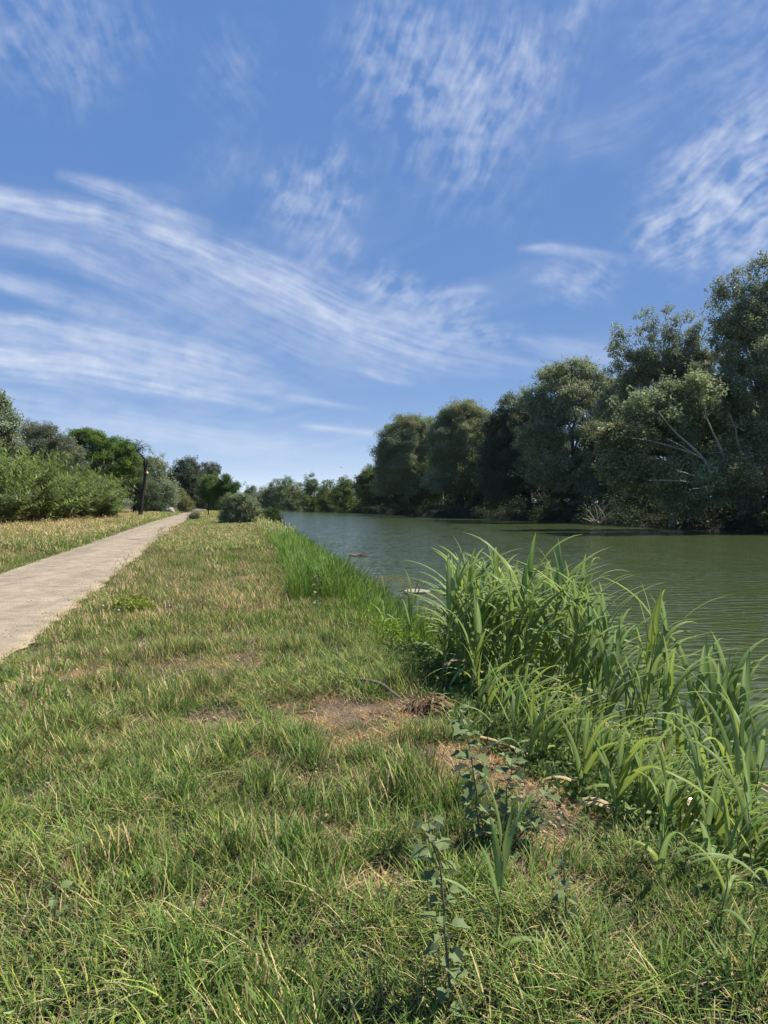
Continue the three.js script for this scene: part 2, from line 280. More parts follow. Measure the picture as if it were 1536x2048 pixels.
// the path: pale worn asphalt
{
  const ds = []; for (let d = 0; d < 30; d += 0.12) ds.push(d); for (let d = 30; d < 190; d *= 1.012) ds.push(d);
  const xs = []; for (let i = 0; i <= 24; i++) { const t = i / 24; xs.push((d) => lerp(pathLeft(d) + (i === 0 ? 0.09 * noise(d * 5, 2) : 0), pathRight(d) + (i === 24 ? 0.12 * noise(d * 4, 6) + 0.06 * noise(d * 11, 5) : 0), t)); }
  const g = gridMesh(xs, ds, (x, d, i) => {
    const t = i / 24, edge = 1 - smoothstep(Math.min(t, 1 - t), 0, 0.09), n = 1 + 0.13 * noise(x * 0.8, d * 0.3) + 0.08 * noise(x * 2.6, d * 1.2) + 0.05 * noise(x * 9, d * 7);
    const patch = smoothstep(noise(x * 0.5 + 30, d * 0.16), 0.18, 0.26) * 0.1, ruts = 0.05 * Math.cos(t * 12.6);
    const k = (n - patch + ruts) * 1.0, c = [lerp(0.38, 0.44, edge) * k, lerp(0.31, 0.345, edge) * k, lerp(0.22, 0.21, edge) * k];
    return [0.006 + 0.035 * Math.sin(Math.PI * t) - 0.02 * (i === 0 || i === 24 ? 1 : 0), ...c];
  });
  const r = rng(9), grit = new Float32Array(1024 * 1024).fill(0.5);
  for (let k = 0; k < 26000; k++) { const x = r() * 1024, y = r() * 1024, s = 1 + r() * 3.4, v = 0.25 + r() * 0.65; for (let b = -4; b <= 4; b++) for (let a = -4; a <= 4; a++) { const q = Math.hypot(a, b) / s; if (q < 1) grit[((Math.floor(y) + b) & 1023) * 1024 + ((Math.floor(x) + a) & 1023)] = lerp(0.5, v, 1 - q * q); } }
  const at = (u, v) => grit[Math.floor(v * 1024) * 1024 + Math.floor(u * 1024)];
  const map = dataTex(1024, (u, v) => { const k = 0.8 + 0.75 * (at(u, v) - 0.5) + 0.14 * tnoise(u, v, 9) + 0.1 * tnoise(u, v, 3); return [k, k * 0.995, k * 0.98]; }, true), bump = dataTex(1024, at);
  map.repeat.set(0.5, 0.5); bump.repeat.set(0.5, 0.5);
  const path = mesh('path', g, new THREE.MeshStandardMaterial({ name: 'asphalt', vertexColors: true, map, bumpMap: bump, bumpScale: 0.008, roughness: 0.93 }), scene); tag(path, 'pale worn asphalt path running along the canal bank', 'path', null, 'structure');
  { // a dark mended spot and a thin dark strip across the path
    const dark_strip = new THREE.MeshStandardMaterial({ name: 'dark_strip', color: new THREE.Color().setRGB(0.09, 0.08, 0.065), roughness: 0.9 });
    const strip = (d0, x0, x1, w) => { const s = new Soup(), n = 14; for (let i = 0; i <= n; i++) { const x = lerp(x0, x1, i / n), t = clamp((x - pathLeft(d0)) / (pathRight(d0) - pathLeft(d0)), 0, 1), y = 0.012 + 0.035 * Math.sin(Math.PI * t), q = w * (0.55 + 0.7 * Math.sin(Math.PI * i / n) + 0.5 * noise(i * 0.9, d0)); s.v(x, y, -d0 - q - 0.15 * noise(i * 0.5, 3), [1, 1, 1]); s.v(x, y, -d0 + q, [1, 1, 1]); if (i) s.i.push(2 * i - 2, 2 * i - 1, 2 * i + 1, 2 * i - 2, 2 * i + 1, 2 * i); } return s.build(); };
    mesh('mended_spot', strip(29, -11.0, -10.35, 0.14), dark_strip, path); mesh('cross_strip', strip(63, pathLeft(63) + 0.1, pathRight(63) - 0.1, 0.16), dark_strip, path);
  }
  // a short gravel track left of the path, by the boulder
  const td = []; for (let d = 84; d <= 112; d += 1) td.push(d);
  const tg = gridMesh([0, 0.33, 0.66, 1].map((t) => (d) => pathLeft(d) - 4.6 + t * 2.6 + 0.3 * noise(d * 0.6, t * 3)), td, (x, d) => [ground(x, d) + 0.03, 0.42, 0.37, 0.29]);
  tag(mesh('gravel_track', tg, new THREE.MeshStandardMaterial({ name: 'gravel', vertexColors: true, map, roughness: 0.95 }), scene), 'short pale gravel track beside the boulder', 'track', null, 'structure');
}
// the water
{
  const ds = []; for (let d = -30; d < 40; d += 2) ds.push(d); for (let d = 40; d < 440; d += 6) ds.push(d);
  const xs = []; for (let i = 0; i <= 12; i++) xs.push((d) => lerp(nearEdge(d) - 1.2, farEdge(d) + 1.6, i / 12));
  const g = gridMesh(xs, ds, () => [WATER_Y, 1, 1, 1]);
  const r = rng(31), waves = [];
  for (let k = 0; k < 60; k++) { const f = 16 * Math.pow(5.5, r()), a = Math.PI / 2 + (r() + r() + r() - 1.5) * 0.62; waves.push([Math.round(f * Math.cos(a)), Math.round(f * Math.sin(a)), r() * 6.28, Math.pow(16 / f, 1.05)]); }
  const N = 1024, hgt = new Float32Array(N * N); let mx = 0;
  for (let j = 0; j < N; j++) for (let i = 0; i < N; i++) { const u = i / N, v = j / N; let h = 0; for (const w of waves) { h += w[3] * Math.sin(6.2831853 * (w[0] * u + w[1] * v) + w[2]); } h *= 0.75 + 0.8 * tnoise(u, v, 5) + 0.4 * tnoise(u, v, 11); hgt[j * N + i] = h; mx = Math.max(mx, Math.abs(h)); }
  const bump = dataTex(N, (u, v) => 0.5 + 0.5 * hgt[Math.round(v * N) * N + Math.round(u * N)] / mx);
  bump.repeat.set(1 / 9, 1 / 9);
  const m = new THREE.MeshPhysicalMaterial({ name: 'canal_water', color: new THREE.Color().setRGB(0.048, 0.066, 0.026), roughness: 0.08, ior: 1.33, bumpMap: bump, bumpScale: 0.068 });
  tag(mesh('water', g, m, scene), 'rippled green canal water between the two banks', 'water', null, 'structure');
}

// ---------------------------------------------------------------- vegetation: materials, leaves, trees
function leafMat(name, rough, through, coat = 0, coatRough = 0.4) {
  return new THREE.MeshPhysicalMaterial({ name, vertexColors: true, roughness: rough, transmission: through, thickness: 0, side: THREE.DoubleSide, clearcoat: coat, clearcoatRoughness: coatRough, specularIntensity: 0.15 });
}
const M = {
  leaf: leafMat('leaf', 0.95, 0.34, 0.2, 0.4), grass: leafMat('grass_blade', 0.96, 0.26, 0.14, 0.4), reed: leafMat('reed_leaf', 0.96, 0.46, 0.16, 0.34), dry: leafMat('dry_stem', 0.97, 0.2),
  bark: null, paleBark: null, darkBark: null,
};
{
  const bk = dataTex(256, (u, v) => 0.5 + 0.35 * tnoise(u, v * 0.999, 12) + 0.3 * tnoise(u, v, 47) + 0.25 * tnoise(u, (v * 3) % 1, 23));
  bk.repeat.set(2, 1.2);
  const col = (a, b) => { const t = dataTex(256, (u, v) => { const k = clamp(0.5 + 0.7 * tnoise(u, v, 9) + 0.5 * tnoise(u, v, 33), 0, 1); return [lerp(a[0], b[0], k), lerp(a[1], b[1], k), lerp(a[2], b[2], k)]; }, true); t.repeat.set(2, 0.7); return t; };
  M.bark = new THREE.MeshStandardMaterial({ name: 'bark', map: col([0.24, 0.21, 0.17], [0.44, 0.39, 0.33]), bumpMap: bk, bumpScale: 0.03, roughness: 0.95 });
  M.paleBark = new THREE.MeshStandardMaterial({ name: 'pale_bark', map: col([0.42, 0.40, 0.35], [0.80, 0.78, 0.71]), bumpMap: bk, bumpScale: 0.012, roughness: 0.85 });
  M.darkBark = new THREE.MeshStandardMaterial({ name: 'dark_bark', map: col([0.08, 0.07, 0.06], [0.2, 0.18, 0.155]), bumpMap: bk, bumpScale: 0.04, roughness: 0.97 });
}
const mixc = (a, b, t) => [lerp(a[0], b[0], t), lerp(a[1], b[1], t), lerp(a[2], b[2], t)];
const dim = (c, k) => [c[0] * k, c[1] * k, c[2] * k];
// a spray of leaves: n folded leaves about a ball or a hanging twig
function spray({ n, size, len, wide, seed, under = 0.25, droop = 0, stretch = 1, tint = 0.25 }) {
  const r = rng(seed), s = new Soup(), q = new THREE.Quaternion(), X = V(1, 0, 0), t = V(0, 0, 0), a = V(0, 0, 0), up = V(0, 1, 0);
  for (let i = 0; i < n; i++) {
    const w = r() * 6.283, y = r() * 2 - 1, k = Math.sqrt(1 - y * y), rad = size * Math.cbrt(r());
    const p = V(Math.cos(w) * k * rad * stretch, y * rad * 0.8, Math.sin(w) * k * rad * stretch);
    t.set(Math.cos(w + (r() - 0.5) * 2.4), (r() - 0.45) * 1.3 - droop, Math.sin(w + (r() - 0.5) * 2.4)).normalize();
    a.set(r() - 0.5, r() - 0.5, r() - 0.5).addScaledVector(up, 0.25).cross(t).normalize();
    const nrm = V(0, 0, 0).crossVectors(t, a), L = len * (0.65 + 0.7 * r()), Wd = wide * (0.65 + 0.6 * r()), pale = r() < under;
    const g = 1 + tint * (r() * 2 - 1), c = pale ? [1.55 * g, 1.5 * g, 1.9 * g] : [g * (1 + 0.12 * (r() - 0.5)), g, g * (1 + 0.2 * (r() - 0.5))];
    const at = (u, v, h) => s.v(p.x + t.x * u + a.x * v + nrm.x * h, p.y + t.y * u + a.y * v + nrm.y * h, p.z + t.z * u + a.z * v + nrm.z * h, c);
    const b0 = at(0, 0, 0), l0 = at(L * 0.45, Wd * 0.5, Wd * 0.16), r0 = at(L * 0.45, -Wd * 0.5, Wd * 0.16), e0 = at(L, 0, -L * 0.12);
    s.i.push(b0, r0, e0, b0, e0, l0);
  }
  return s.build();
}
const SPRAYS = {
  poplar: [11, 12, 13].map((k) => spray({ n: 22, size: 0.46, len: 0.19, wide: 0.16, seed: k, under: 0.25, droop: 0.15, tint: 0.45 })),
  willow: [21, 22, 23].map((k) => spray({ n: 34, size: 0.5, len: 0.2, wide: 0.075, seed: k, under: 0.35, droop: 0.3, tint: 0.4 })),
  broad: [31, 32, 33].map((k) => spray({ n: 24, size: 0.42, len: 0.17, wide: 0.14, seed: k, under: 0.05, droop: 0.2 })),
  far: [41, 42].map((k) => spray({ n: 22, size: 0.6, len: 0.3, wide: 0.22, seed: k, under: 0.12 })),
  herb: [51, 52].map((k) => spray({ n: 16, size: 0.1, len: 0.05, wide: 0.032, seed: k, under: 0.1, tint: 0.35 })),
};
// lobes [x, y, z, rx, ry, rz, share] about the tree's foot; sprays lie towards the outside of each, ragged and with gaps
function crownList(lobes, n, color, seed, { size = 1, gap = 0.0, clumps = 15, rag = 0.75 } = {}) {
  const r = rng(seed), list = [], vol = lobes.map((l) => (l[6] ?? 1) * Math.pow(l[3] * l[4] * l[5], 0.72)), tot = vol.reduce((a, b) => a + b, 0);
  lobes.forEach((l, li) => {
    const k = Math.round(n * vol[li] / tot), tone = 0.88 + 0.24 * r(), warm = (r() - 0.5) * 0.16;
    // each lobe is made of many clumps of sprays on and under its surface, with dark hollows between them
    const m = Math.max(5, Math.round(clumps * (0.8 + 0.4 * r()))), cl = [];
    for (let j = 0; j < m; j++) {
      const w = j * 2.39996 + r(), cy = 1 - 2 * (j + 0.5) / m, s = Math.sqrt(1 - cy * cy), rad = (0.5 + 0.45 * r()) * (1 + rag * 0.6 * noise3.noise(Math.cos(w) * s * 2.3 + li * 7.1, cy * 2.3 + seed, Math.sin(w) * s * 2.3));
      const q = 0.24 + 0.2 * r();
      cl.push([l[0] + Math.cos(w) * s * l[3] * rad, l[1] + cy * l[4] * rad, l[2] + Math.sin(w) * s * l[5] * rad, l[3] * q, l[4] * q * 1.05, l[5] * q, Math.cos(w) * s, cy, Math.sin(w) * s, 0.85 + 0.3 * r()]);
    }
    for (let i = 0; i < k; i++) {
      const c = cl[i % m], w = r() * 6.283, cy = r() * 2 - 1, s = Math.sqrt(1 - cy * cy), far = r() < 0.2 ? 1.2 + 1.2 * r() : 1, rad = far * Math.pow(r(), 0.5);
      const x = c[0] + Math.cos(w) * s * c[3] * rad + c[6] * 0.15 * (far - 1), y = c[1] + cy * c[4] * rad, z = c[2] + Math.sin(w) * s * c[5] * rad;
      if (y < 0.05 || noise3.noise(x * 0.62 + seed, y * 0.62, z * 0.62) < gap - 0.55) continue;
      if (noise3.noise(x * 1.7 + seed, y * 1.7, z * 1.7) < gap - 0.72) continue;
      const g = tone * c[9] * (0.82 + 0.36 * r());
      list.push({ m: place(x, y, z, r() * 6.28, size * (0.65 + 0.65 * r()), size * (0.65 + 0.65 * r()), size * (0.65 + 0.65 * r()), (r() - 0.5) * 1.4, (r() - 0.5) * 1.4), c: [color[0] * g * (1 + warm), color[1] * g, color[2] * g * (1 - warm)] });
    }
  });
  return list;
}
function fillCrown(parent, list, kind, name = 'crown') { const v = SPRAYS[kind]; for (let k = 0; k < v.length; k++) { const part = list.filter((_, i) => i % v.length === k); if (part.length) scatter(name, v[k], M.leaf, part, parent); } }
// a tree at (x, d): a trunk and a limb to every lobe, then its crown
function tree(o) {
  const y = o.y ?? ground(o.x, o.d), t = base(o.name, o.x, y, -o.d), r = rng(o.seed), bark = o.bark ?? M.bark;
  tag(t, o.label, o.category ?? 'tree', o.group);
  const top = o.top ?? Math.max(...o.lobes.map((l) => l[1])) * 0.9, lean = o.lean ?? [0, 0], tr = o.r ?? 0.22, tp = [], rd = [], steps = 9;
  for (let i = 0; i <= steps; i++) { const k = i / steps; tp.push(V(lean[0] * k * (0.5 + 0.5 * k) + noise(k * 3 + o.seed, 2) * 0.5 * k, top * k - (i ? 0 : 0.3), lean[1] * k * (0.5 + 0.5 * k) + noise(k * 3 + o.seed, 9) * 0.5 * k)); rd.push(tr * (1 - 0.86 * k) * (i ? 1 : 1.5)); }
  if (!o.noTrunk) mesh('trunk', taperTube(tp, rd, 9, 0.12, o.seed), bark, t);
  const limbs = o.limbs ?? 99;
  o.lobes.slice(0, limbs).forEach((l, i) => {
    const k = clamp((l[1] - l[4] * 0.8) / top * (0.35 + 0.4 * r()) + 0.1, 0.08, 0.92), f = k * steps, a = tp[Math.floor(f)].clone().lerp(tp[Math.min(steps, Math.floor(f) + 1)], f % 1), e = V(l[0] + (r() - 0.5) * l[3] * 0.4, l[1] + l[4] * 0.45, l[2] + (r() - 0.5) * l[5] * 0.4), n = 7;
    const pts = curvePts(a, e, n, V((r() - 0.5) * 0.5, a.distanceTo(e) * 0.12, (r() - 0.5) * 0.5), r), r0 = tr * (1 - 0.8 * k) * 0.62;
    const lm = mesh('limb', taperTube(pts, pts.map((_, j) => Math.max(0.012, r0 * (1 - 0.9 * j / n))), 6, 0.1, o.seed + i), bark, t);
    if (o.twigs) for (let q = 0; q < o.twigs; q++) {
      const j = 2 + Math.floor(r() * (n - 2)), w = r() * 6.283, ln = 0.5 * Math.min(l[3], l[4]) * (0.8 + 0.8 * r()), b = pts[j].clone().add(V(Math.cos(w) * ln, ln * (0.1 + 0.7 * r()), Math.sin(w) * ln)), p2 = curvePts(pts[j], b, 4, V(0, ln * 0.15, 0), r);
      mesh('twig', taperTube(p2, p2.map((_, z) => Math.max(0.008, r0 * 0.3 * (1 - 0.85 * z / 4))), 5), bark, lm);
    }
  });
  if (o.n) fillCrown(t, crownList(o.lobes, o.n, o.color, o.seed, o), o.leaf);
  return t;
}
// lobes scattered in a rough dome: what most crowns are
function dome(seed, n, w, h0, h1, dep = w, spread = 0.62) {
  const r = rng(seed), out = [];
  for (let i = 0; i < n; i++) {
    const a = i * 2.4 + r(), k = Math.sqrt((i + 0.5) / n), yy = i % 3 === 2 ? h0 + (h1 - h0) * (0.12 + 0.12 * r()) : h0 + (h1 - h0) * (0.12 + 0.76 * (1 - k * 0.55) * (0.35 + 0.65 * r()));
    const s = 0.30 + 0.22 * r();
    out.push([Math.cos(a) * w * k * spread, yy, Math.sin(a) * dep * k * spread, w * s * 1.15, (h1 - h0) * s * 0.62, dep * s * 1.15]);
  }
  out.push([0, h1 - (h1 - h0) * 0.24, 0, w * 0.48, (h1 - h0) * 0.25, dep * 0.48]);
  return out;
}

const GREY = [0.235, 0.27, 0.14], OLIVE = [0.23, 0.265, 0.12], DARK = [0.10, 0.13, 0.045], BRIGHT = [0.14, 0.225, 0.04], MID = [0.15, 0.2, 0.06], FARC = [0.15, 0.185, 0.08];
// a leafy leader: a chain of small lobes from a to b
function shoot(a, b, r0, n) { const out = []; for (let i = 0; i < n; i++) { const t = i / (n - 1), r = r0 * (1 - 0.6 * t), w = 0.35 * r0 * Math.sin(i * 2.7 + b[0] * 3); out.push([lerp(a[0], b[0], t) + w, lerp(a[1], b[1], t), lerp(a[2], b[2], t) + 0.4 * r0 * Math.cos(i * 1.9), r, r * 1.15, r, 0.8]); } return out; }
// ---- the far bank, from the nearest poplar at the right to the trees at the bend
tree({ name: 'poplar_tree', label: 'tallest poplar at the right edge, airy crown and pale upright trunk', x: 33, d: 58, seed: 101, bark: M.paleBark, r: 0.34, top: 17.5, lean: [-1.5, 0], twigs: 3, leaf: 'poplar', n: 5600, color: GREY, gap: 0.24, size: 0.9, clumps: 8,
  lobes: [...shoot([-3.4, 14.5, 0], [-5.3, 19.0, 0.5], 1.43, 8), ...shoot([-3, 15.5, 1], [-3.9, 20.0, 0.5], 1.38, 8), ...shoot([-1.5, 16, 0], [-1.9, 21.0, 0], 1.43, 8), ...shoot([0.5, 16, 0.5], [-0.4, 21.2, 0], 1.54, 8), ...shoot([2, 16, 0], [2.4, 20.6, 0], 1.65, 8), [-4.2, 15.6, 1, 1.6, 1.3, 1.6], [-0.5, 16, 1.5, 3, 2, 2.5], [-3.4, 13, 2, 2.6, 1.8, 2.4], [1.5, 13, 1, 3, 2.2, 3], [-5.3, 10.5, 2, 2.2, 1.9, 2.2], [-1, 10, 2.5, 2.8, 2, 2.4], [2.5, 8, 2, 3, 2.4, 3], [-3.5, 6.5, 3, 2.6, 2, 2.2], [0.6, 4.5, 3, 3.4, 2.2, 2.4], [-4.6, 4, 3, 3, 2.4, 2.2], [-2, 1.8, 4, 3.4, 1.8, 2], [2.5, 2, 4, 3.4, 2, 2], [-3, 11.8, 1, 2.6, 2, 2.4]] });
tree({ name: 'poplar_tree', label: 'tall open poplar with sky showing through its thin feathery top', x: 26.5, d: 62.5, seed: 103, bark: M.paleBark, r: 0.3, top: 15, lean: [-1.5, 0], twigs: 4, leaf: 'poplar', n: 4300, color: GREY, gap: 0.27, size: 0.85, clumps: 7,
  lobes: [...shoot([-3.6, 13, 0], [-5.2, 17.6, 0], 1.38, 8), ...shoot([-2.4, 13.6, 0.4], [-2.9, 19.0, 0.4], 1.26, 8), ...shoot([-0.6, 14, 0], [-0.4, 19.4, 0], 1.26, 8), ...shoot([1.2, 14, 0], [1.6, 18.8, 0], 1.38, 8), [-4.4, 13.2, 0, 2.0, 1.6, 1.8], [-1.2, 14.0, 0.5, 2.4, 1.8, 2], [1.6, 14.2, 0.5, 2.2, 1.9, 2], [4.6, 14.5, 0, 2.4, 2.4, 2], [5, 10, 1, 3, 2.6, 2.4], [-5.6, 10.6, 0.5, 2, 1.6, 2], [2, 12.2, 0, 2.6, 1.7, 2.4], [-2.6, 10.8, 1, 2.8, 1.6, 2.4], [0.6, 9, 1.5, 3, 1.8, 2.6]] });
{
  const t = tree({ name: 'leaning_poplar_tree', label: 'poplar leaning out over the water, bare white limbs slanting to the left', x: 29.8, d: 57, seed: 107, bark: M.paleBark, r: 0.26, top: 6.0, lean: [-4.2, 3.0], leaf: 'poplar', n: 6400, color: OLIVE, limbs: 0, gap: 0.04,
    lobes: [[-8.5, 8.6, 3, 2.7, 1.7, 2.2], [-5.4, 9.6, 2.2, 2.6, 1.9, 2.2], [-2.2, 9.2, 1, 2.4, 1.8, 2.2], [-10.5, 6.2, 3.2, 2.3, 1.5, 2], [-7.2, 6.4, 2.6, 2.3, 1.3, 1.6], [-11.2, 3.9, 3.6, 1.9, 1.4, 1.8], [-8.4, 3.4, 3.6, 2.2, 1.4, 1.8], [-5.2, 3.0, 4, 2.3, 1.6, 1.7], [-2.6, 3.2, 3.6, 2.2, 1.6, 1.7], [-6.4, 1.4, 4.6, 2, 1.0, 1.4], [0.4, 6.4, 1, 2, 2, 2]] });
  const lines = [[[-0.4, 0.4, 2.2], [-9.6, 8.0, 4.6], 0.2, 0.5], [[-1.2, 1.4, 2.6], [-6.2, 9.4, 3.8], 0.16, 0.3], [[-0.6, 1.6, 2.4], [-10.6, 2.9, 5.2], 0.12, 0.9], [[-1.6, 2.0, 2.8], [-8.2, 3.6, 5.4], 0.1, 0.3], [[0.2, 2.2, 1.2], [-3.2, 8.2, 2.9], 0.17, 0.2], [[-4.4, 4.2, 3.9], [-9.0, 6.0, 5.3], 0.08, 0.2], [[-5.6, 4.9, 4.2], [-11.8, 6.1, 4.9], 0.08, 0.4], [[-3, 2.4, 4], [-7.4, 2.2, 5.6], 0.07, 0.3]], r = rng(5);
  for (const [a, b, rad, bow] of lines) { const p = curvePts(V(...a), V(b[0], b[1], b[2] + 1.5), 9, V(0, bow, 0), r); mesh('limb', taperTube(p, p.map((_, i) => rad * (1 - 0.85 * i / 9)), 7, 0.08, 3), M.paleBark, t); }
}
tree({ name: 'poplar_tree', label: 'broad grey-green poplar with rounded crown, middle of the far bank', x: 23.2, d: 84, seed: 109, r: 0.4, top: 14, leaf: 'poplar', n: 8200, color: GREY, gap: 0.02, shell: 0.36, twigs: 2,
  lobes: [[-2.2, 16.4, 0, 2.2, 1.7, 2.2], [0.8, 16.9, 0, 2.3, 1.8, 2.2], [2.8, 15.2, 0, 2.2, 2, 2.2], [-4.4, 13.6, 0, 2.4, 2, 2.4], [-0.5, 13.6, 2, 3, 2.4, 2.6], [4.2, 11.6, 1, 2.8, 2.6, 2.6], [-2, 10.2, 2.6, 3.2, 2.4, 2.4], [2.2, 8.6, 3, 3.2, 2.4, 2.4], [6.2, 8.2, 1.4, 2.8, 2.4, 2.2], [-0.5, 5.8, 3, 3, 2, 2.2], [4.6, 4.6, 3, 3, 2.2, 2.2], [6.4, 12.4, 0, 2.4, 2.2, 2.2], [8.4, 9.6, 1, 2.6, 2.4, 2.2], [-5.2, 8.6, 1.5, 2.4, 2.4, 2.2], [-4, 5, 2.6, 2.6, 2.2, 2], [1.2, 3, 3.6, 3.4, 1.9, 2], [7.8, 4.4, 2.4, 2.8, 2.2, 2], [5.2, 15, -0.5, 1.8, 1.6, 1.8]] });
tree({ name: 'oak_tree', label: 'very dark dense round tree left of the broad poplar, stout black trunk', x: 19.6, d: 92, seed: 113, bark: M.darkBark, r: 0.42, top: 10.5, leaf: 'broad', n: 5800, color: [0.13, 0.16, 0.085], gap: 0.0, shell: 0.36, size: 1.15,
  lobes: [[-1.2, 13.6, 0, 2.8, 2.2, 2.6], [-3.9, 11.4, 0.5, 2.3, 2, 2.2], [1.8, 12, 1, 2.8, 2.4, 2.4], [-1.2, 10.2, 2.2, 3.2, 2.2, 2.4], [-4.4, 8.4, 1, 2.2, 1.8, 2.2], [2.6, 8.2, 2, 2.8, 2, 2.2], [-1.6, 7.2, 2.4, 3, 1.6, 2.2], [-5.2, 6, 1, 2.2, 2, 2], [-2.6, 4.2, 2.6, 2.8, 1.9, 2], [1.8, 4.8, 2.6, 2.6, 2, 2], [-4.6, 3, 2.4, 2.2, 1.6, 1.8]] });
tree({ name: 'willow_tree', label: 'olive-grey willow-leaved tree, right one of the rounded pair', x: 13.2, d: 114, seed: 127, r: 0.36, top: 12.5, leaf: 'willow', n: 6400, color: OLIVE, shell: 0.34, size: 1.25, gap: -0.05,
  lobes: [[0, 15.8, 0, 3.0, 2.0, 2.6], [-2.4, 14.6, 0, 2.4, 1.9, 2.4], [2.6, 14.6, 0, 2.2, 1.9, 2.2], [-3, 11.6, 1, 2.8, 2.4, 2.4], [0.4, 12, 2.4, 3.2, 2.4, 2.4], [3.2, 11, 1, 2.2, 2.8, 2.2], [-1, 8.2, 2.6, 3, 2.2, 2.2], [2.4, 7, 2.2, 2.6, 2.2, 2.2], [-3.6, 8, 1.4, 2.2, 2, 2.2], [-4.2, 12.4, 0, 2, 2, 2], [4.4, 12.4, 0, 2, 2.2, 2], [5, 8.4, 0.6, 2.2, 2.4, 2], [-1.6, 4.6, 2.6, 2.8, 2, 2], [2.4, 3.6, 2.6, 2.6, 1.8, 2], [-4.4, 4.6, 2, 2.2, 2, 2]] });
tree({ name: 'willow_tree', label: 'olive-grey willow-leaved tree, left one of the rounded pair, drooping side', x: 4.3, d: 128, seed: 131, r: 0.36, top: 12.5, leaf: 'willow', n: 6400, color: OLIVE, shell: 0.34, size: 1.3, gap: -0.05,
  lobes: [[0.2, 15.6, 0, 3.2, 2.0, 2.6], [-2.6, 14.2, 0, 2.4, 2, 2.4], [3.2, 15, 0, 2.6, 2, 2.2], [-3.6, 11.2, 1, 2.4, 2.6, 2.4], [0, 12, 2.4, 3.6, 2.6, 2.4], [3.6, 11, 1, 2.6, 2.8, 2.2], [-4.1, 8.2, 1, 1.7, 2.6, 2.2], [-1, 8.2, 2.6, 3.2, 2.2, 2.2], [2.8, 7, 2.2, 3, 2.4, 2.2], [-2.6, 5, 2, 2.4, 2.2, 2.2], [5.2, 12, 0, 2.2, 2.4, 2], [5.2, 7.6, 1, 2.4, 2.4, 2], [1.4, 3.8, 2.6, 2.8, 2, 2], [-4.6, 4.6, 1.6, 1.8, 2, 1.8]] });
// slender pale trunks in the shade under the pair
for (const [x, d, h, l, lab] of [[9.9, 116, 7, 0.4, 'slender pale trunk in the shade, nearest the willow pair gap'], [11.6, 113, 6.5, -0.3, 'slender pale trunk under the right willow-leaved tree'], [26.2, 83, 6, -0.9, 'pale leaning trunk in the shade under the broad poplar']])
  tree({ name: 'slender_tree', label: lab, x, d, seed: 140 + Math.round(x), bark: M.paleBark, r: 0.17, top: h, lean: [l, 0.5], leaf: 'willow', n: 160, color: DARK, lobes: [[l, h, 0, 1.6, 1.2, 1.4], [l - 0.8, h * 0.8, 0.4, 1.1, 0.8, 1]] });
// behind the front row, closing the view between the crowns
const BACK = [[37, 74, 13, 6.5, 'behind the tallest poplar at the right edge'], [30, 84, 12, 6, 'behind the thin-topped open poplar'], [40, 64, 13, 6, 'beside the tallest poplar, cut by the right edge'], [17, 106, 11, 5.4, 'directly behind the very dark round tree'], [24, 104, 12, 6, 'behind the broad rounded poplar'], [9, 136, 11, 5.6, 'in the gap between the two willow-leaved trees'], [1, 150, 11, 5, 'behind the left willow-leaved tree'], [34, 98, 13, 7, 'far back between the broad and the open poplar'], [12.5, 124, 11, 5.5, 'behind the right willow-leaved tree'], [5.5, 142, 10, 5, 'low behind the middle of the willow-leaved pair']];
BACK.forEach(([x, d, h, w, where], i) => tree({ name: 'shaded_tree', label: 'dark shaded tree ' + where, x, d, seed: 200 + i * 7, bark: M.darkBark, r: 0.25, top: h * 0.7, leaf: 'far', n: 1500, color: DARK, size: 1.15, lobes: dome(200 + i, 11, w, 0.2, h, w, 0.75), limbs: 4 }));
// lower trees and thickets along the bend, left of the pair
const BEND = [
  [-3.5, 148, 9.4, 3.6, MID, 'low dark green tree tucked against the left willow-leaved tree'], [-9, 157, 9.0, 4.0, [0.16, 0.21, 0.055], 'yellow-green bushy tree just left of the willow pair'], [-14, 168, 9.6, 3.6, MID, 'dome-topped tree second to the left of the willow pair'], [-19, 176, 10.6, 4.4, [0.14, 0.19, 0.055], 'taller green tree in the middle of the low bend row'],
  [-25.5, 196, 9.8, 4.2, OLIVE, 'olive green tree with a low rounded top along the bend'], [-31, 214, 12.2, 5.4, MID, 'highest domed tree of the low row along the bend'], [-37, 228, 11.6, 4.6, FARC, 'left shoulder of the highest domed tree along the bend'], [-44, 250, 10.2, 4.8, GREY, 'pale grey tree next to the lamp post at the bend'],
  [-55, 282, 11, 5, FARC, 'small distant round tree left of the lamp post'], [-66, 300, 9, 6, FARC, 'most distant bluish tree at the end of the canal'], [-50, 262, 7.5, 4, FARC, 'low distant shrubby tree at the foot of the lamp post']];
BEND.forEach(([x, d, h, w, c, label], i) => tree({ name: 'bankside_tree', label, x, d, seed: 300 + i * 11, r: 0.22, top: h * 0.7, leaf: 'far', n: 1050, color: c, shell: 0.36, size: 0.85, lobes: dome(310 + i * 3, 9, w, 0.4, h, w), limbs: 4 }));
